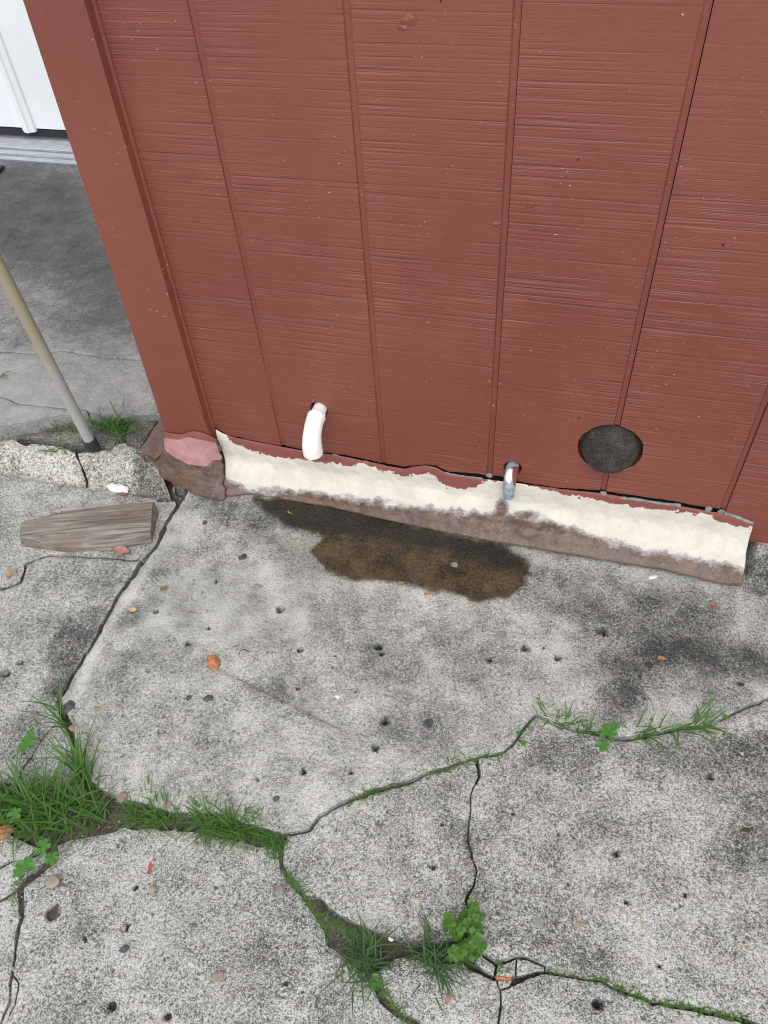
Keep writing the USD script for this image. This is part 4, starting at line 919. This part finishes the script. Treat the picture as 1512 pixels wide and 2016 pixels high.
# ---------------------------------------------------------------- grass and weeds
def blade(base, az, lean, L, W, curve, n=5):
    """a thin curved strip"""
    d = np.array([math.cos(az), math.sin(az), 0]); sd = np.array([-d[1], d[0], 0]); V = []
    p = np.array(base, float); a = lean
    for i in range(n + 1):
        s = i / n; w = W * (1 - s ** 1.7) * (.6 + .4 * min(1, s * 4)) / 2
        nrm = d * math.cos(a) - np.array([0, 0, 1]) * math.sin(a)
        if i == n: V.append(p.copy())
        else: V += [p - sd * w, p + nrm * w * .25, p + sd * w]
        step = L / n; p = p + step * (d * math.sin(a) + np.array([0, 0, 1]) * math.cos(a)); a = min(a + curve / n, 2.0)
    F = []
    for i in range(n - 1):
        o = 3 * i; F += [[o, o + 1, o + 4], [o, o + 4, o + 3], [o + 1, o + 2, o + 5], [o + 1, o + 5, o + 4]]
    o = 3 * (n - 1); F += [[o, o + 1, o + 3], [o + 1, o + 2, o + 3]]
    return np.array(V), np.array(F)
def sample_px(pts_or_line, k, spread, z):
    L = LineString(gxy(pts_or_line, z)) if len(pts_or_line) > 1 else None; out = []
    for _ in range(k):
        b = np.array(L.interpolate(random.random(), normalized=True).coords[0]) if L else np.array(gxy(pts_or_line, z)[0])
        out.append([b[0] + random.gauss(0, spread), b[1] + random.gauss(0, spread), z])
    return out
def tuft(line, k, lens, spread=.006, z=-.014, az=None, azs=2.6, lean=(.2, 1.25), W=(.0016, .0032), curve=(.2, 1.7), poly=None):
    Vs, Fs, off = [], [], 0
    if poly is not None:
        q = Polygon(gxy(poly, z)); bs = []
        while len(bs) < k:
            p = (random.uniform(q.bounds[0], q.bounds[2]), random.uniform(q.bounds[1], q.bounds[3]))
            if q.contains(Point(p)): bs.append([*p, z])
    else: bs = sample_px(line, k, spread, z)
    for b in bs:
        a = random.uniform(0, 2 * math.pi) if az is None else random.gauss(az, azs)
        v, f = blade(b, a, random.uniform(*lean), random.uniform(*lens) * (1.0 if random.random() > .3 else .6), random.uniform(*W), random.uniform(*curve))
        Vs.append(v); Fs.append(f + off); off += len(v)
    return np.vstack(Vs), np.vstack(Fs)
def join(*ms):
    V, F, o = [], [], 0
    for v, f in ms: V.append(v); F.append(f + o); o += len(v)
    return np.vstack(V), np.vstack(F)
def grass(mesh, label, mat='grass'): obj('grass_tuft', mesh, M[mat], smooth=True, label=label, cat='grass tuft')
UPL = math.radians(125)
grass(join(tuft(None, 520, (.04, .095), poly=[(-200, 1560), (0, 1545), (110, 1556), (205, 1566), (212, 1620), (150, 1640), (75, 1655), (0, 1622), (-200, 1650)], W=(.0022, .0046)),
           tuft([(0, 1590), (150, 1590)], 60, (.08, .12), .012, az=UPL, azs=1.3, W=(.0026, .0042))), 'large thick clump of green grass filling the wide gap at the left edge')
grass(join(tuft([(118, 1395), (145, 1470), (158, 1530)], 26, (.05, .10), .003, az=math.radians(150), azs=.8, lean=(.1, .6), W=(.0024, .0044)), tuft([(150, 1500), (175, 1550)], 30, (.06, .12), .005, az=math.radians(110), azs=.9, lean=(0, .5), W=(.0024, .0044))), 'tall sparse grass growing up the joint at the left of the big slab')
grass(tuft([(255, 1600), (300, 1606), (355, 1612)], 150, (.025, .058), .009, W=(.0018, .0036)), 'low grass tuft in the crack right of the large clump')
grass(tuft([(390, 1616), (440, 1622), (490, 1635)], 260, (.025, .06), .009, W=(.0018, .0038)), 'dense grass tuft in the crack above the front left slab')
grass(tuft([(500, 1640), (545, 1655), (550, 1685)], 200, (.014, .034), .008, W=(.0011, .002)), 'short grass where the front cracks meet left of the triangular slab')
grass(tuft([(695, 1570), (760, 1549), (795, 1541)], 85, (.012, .026), .003, W=(.0012, .0026), z=-.008), 'thin line of short grass in the upper edge crack of the triangular slab')
grass(tuft([(840, 1520), (900, 1502), (975, 1486)], 130, (.012, .032), .004, W=(.0012, .0026), z=-.008), 'short grass row where the vertical crack joins the long crack')
grass(join(tuft([(1062, 1408), (1100, 1425), (1165, 1440)], 48, (.025, .05), .003, az=math.radians(60), azs=1.5, z=-.006, W=(.0018, .0034)), tuft([(1055, 1406)], 8, (.03, .05), .002, az=math.radians(70), azs=.5)), 'grass at the peak of the long crack left of the lobed weed')
grass(tuft([(1240, 1450), (1320, 1438), (1390, 1428)], 44, (.04, .085), .003, az=math.radians(15), azs=1.1, lean=(.4, 1.2), z=-.006, W=(.002, .0038)), 'long grass blades leaning right in the crack beside the lobed weed')
grass(join(tuft([(718, 1890)], 120, (.03, .06), .011, lean=(.1, 1.2), W=(.0018, .0034)), tuft([(690, 1860), (735, 1905)], 60, (.012, .025), .01)), 'dark spiky grass tuft at the tip of the dirt wedge', 'grassd')
grass(join(tuft([(855, 1888)], 120, (.03, .065), .011, lean=(.1, 1.2), W=(.0018, .0034)), tuft([(865, 1895)], 26, (.045, .07), .008, az=math.radians(-45), azs=.3, lean=(.6, 1.2))), 'spiky grass tuft left of the clover with blades trailing forwards', 'grassd')
grass(join(tuft([(195, 845), (235, 840), (245, 865)], 120, (.045, .10), .010, W=(.002, .004), z=.022, lean=(.2, 1.1)), tuft([(235, 838)], 12, (.06, .09), .004, z=.03, az=math.radians(10), azs=.6, lean=(.6, 1.1))), 'bright grass tuft beside the rubber tip of the pole')
grass(tuft([(20, 842), (70, 842), (150, 850)], 110, (.025, .065), .006, z=.020, az=math.radians(120), azs=1.4, lean=(.4, 1.2)), 'thin grass in the gap left of the pole between porch and kerb')
grass(tuft([(95, 884), (128, 889)], 16, (.03, .06), .004, z=.028, lean=(.7, 1.3)), 'few grass blades lying over the top of the kerb')
grass(tuft([(1158, 1925), (1166, 1928)], 14, (.015, .03), .003, z=-.012, W=(.001, .002)), 'tiny grass sprout in the front right crack')
grass(tuft([(984, 1900), (990, 1905)], 14, (.015, .032), .003, z=-.012, W=(.001, .002)), 'tiny grass sprout among the concrete chips in the front crack')
grass(tuft([(-5, 745), (2, 740)], 7, (.05, .08), .003, z=zp, az=math.radians(0), azs=.3, lean=(.7, 1.2)), 'few grass blades at the left edge of the porch floor')
# low moss and sprouts along the other cracks
ms = [tuft(p, k, (.006, .014), .0022, z=-.007, W=(.0012, .0026), lean=(.2, 1.4)) for p, k in (([(1085, 1912), (1183, 1930), (1234, 1956), (1284, 1971), (1380, 1988), (1470, 2010)], 240), ([(560, 1720), (603, 1768), (648, 1840)], 150), ([(640, 1800), (700, 1850), (740, 1850), (700, 1885)], 160), ([(740, 1930), (780, 1990), (810, 2010)], 60), ([(990, 1478), (1035, 1430), (1053, 1408)], 70), ([(60, 1700), (32, 1745), (30, 1780)], 60))]
obj('crack_moss', join(*ms), M['grass'], smooth=True, label='tiny sprouts and moss along the narrow cracks', cat='moss', kind='stuff')

def round_leaf(c, r, tilt, az, heart=.25, n=14):
    a = np.linspace(-np.pi, np.pi, n, endpoint=False); rr = r * (1 - heart * np.exp(-((np.abs(a) - np.pi) / .45) ** 2) - heart * .8 * np.exp(-(a / .25) ** 2))
    V = np.vstack([[0, 0, -.12 * r], np.column_stack([rr * np.cos(a), rr * np.sin(a), .10 * r * np.cos(2 * a)])])
    F = np.array([[0, 1 + i, 1 + (i + 1) % n] for i in range(n)])
    R = Rotation.from_euler('zy', [az, 0]).as_matrix() @ Rotation.from_euler('y', tilt).as_matrix()
    return V @ R.T + c, F
def clover(line, k, spread, label, zr=(.0, .034), size=(.0026, .0048), poly=None):
    t = thing('clover_plant', label, 'clover')
    q = Polygon(gxy(poly, .01))
    n = 0
    while n < k:
        b = np.array([random.uniform(q.bounds[0], q.bounds[2]), random.uniform(q.bounds[1], q.bounds[3])])
        if not q.contains(Point(b)): continue
        n += 1; z = random.uniform(*zr); c = np.array([b[0], b[1], z]); s = random.uniform(*size); a0 = random.uniform(0, 6.28); lf = []
        for j in range(3):
            a = a0 + j * 2.094; d = np.array([math.cos(a), math.sin(a), 0]); lf.append(round_leaf(c + d * s * .98 + [0, 0, .001], s, random.uniform(-.7, .35), a))
        obj('leaf', join(*lf), M['clover'], t, smooth=True)
    st_ = []; qc = np.array(q.centroid.coords[0])
    for _ in range(k // 2):
        b = np.array([random.uniform(q.bounds[0], q.bounds[2]), random.uniform(q.bounds[1], q.bounds[3])])
        if q.contains(Point(b)):
            m = tube(bez([[qc[0] + .3 * (b[0] - qc[0]), qc[1] + .3 * (b[1] - qc[1]), -.02], [*b, .012]], 4), .0005, 5); st_.append((m.vertices, m.faces))
    if st_: obj('stems', join(*st_), M['clover'], t, smooth=True)
clover(None, 62, .01, 'bright clover cluster filling the foot of the vertical crack', poly=[(872, 1822), (890, 1812), (908, 1822), (912, 1796), (930, 1784), (952, 1800), (942, 1822), (952, 1860), (946, 1886), (922, 1878), (905, 1896), (884, 1878), (896, 1856), (872, 1848)])
clover(None, 4, .01, 'pair of tiny clover leaves in the crack below the spiky tuft', poly=[(734, 1925), (746, 1925), (746, 1942), (732, 1942)], zr=(0, .008))
clover(None, 4, .01, 'clover leaf beside the tall grass at the left joint', poly=[(240, 1660), (250, 1660), (250, 1664), (240, 1664)], zr=(0, .002), size=(.002, .003)) if False else None
def lobed(c, R, az, tilt, lobes=6, n=66):
    a = np.linspace(-np.pi * .92, np.pi * .92, n); ph = (a / (np.pi * .92) * .5 + .5) * lobes
    rr = R * (.55 + .45 * np.abs(np.sin(np.pi * ph)) ** .6) * (1 + .05 * np.sin(ph * 6 * np.pi))
    V = np.vstack([[0, 0, 0], np.column_stack([rr * np.cos(a), rr * np.sin(a), .10 * R * np.cos(2 * np.pi * ph) + .12 * rr])])
    F = np.array([[0, 1 + i, 2 + i] for i in range(n - 1)])
    M_ = Rotation.from_euler('zyx', [az, tilt, 0]).as_matrix()
    return V @ M_.T + c, F
def weed(label, leaves, root):
    t = thing('weed', label, 'weed'); r0 = U(*root, -.02)
    for x, y, z, r, az, lb in leaves:
        c = U(x, y, z); R = .78 * rpx(x, y, r); obj('leaf', lobed(c, R, az, random.uniform(-.25, .25), lb), M['weed'], t, smooth=True)
        obj('stem', tube(bez([r0, (r0 + c) / 2 + [0, 0, .008], c], 8), .0007, 6), M['weed'], t, smooth=True)
weed('pale green lobed weed growing from the right crack', [(1197, 1443, .022, 24, 1.5, 6), (1186, 1468, .012, 18, -.6, 5), (1212, 1428, .018, 12, .9, 5)], (1208, 1450))
weed('broad-leaved weed at the lower edge of the large grass clump', [(84, 1668, .012, 22, .3, 5), (102, 1690, .008, 18, -1, 5), (50, 1706, .008, 24, 2.4, 4), (28, 1605, .03, 20, 1, 5), (35, 1718, .006, 14, 3.6, 4)], (90, 1660))
weed('light green weed leaf by the crack at the left edge, above the clump', [(55, 1462, .02, 20, .6, 4), (45, 1472, .014, 16, 3.4, 4), (60, 1448, .02, 12, 1.8, 4)], (50, 1490))
weed('small round-leaved seedling at the bend of the long crack', [(1030, 1462, .004, 9, -.6, 1), (1020, 1443, .008, 6, 1.6, 1)], (1016, 1460))
weed('small seedling leaf near the right end of the long crack', [(1428, 1411, .004, 8, .2, 1)], (1424, 1414))
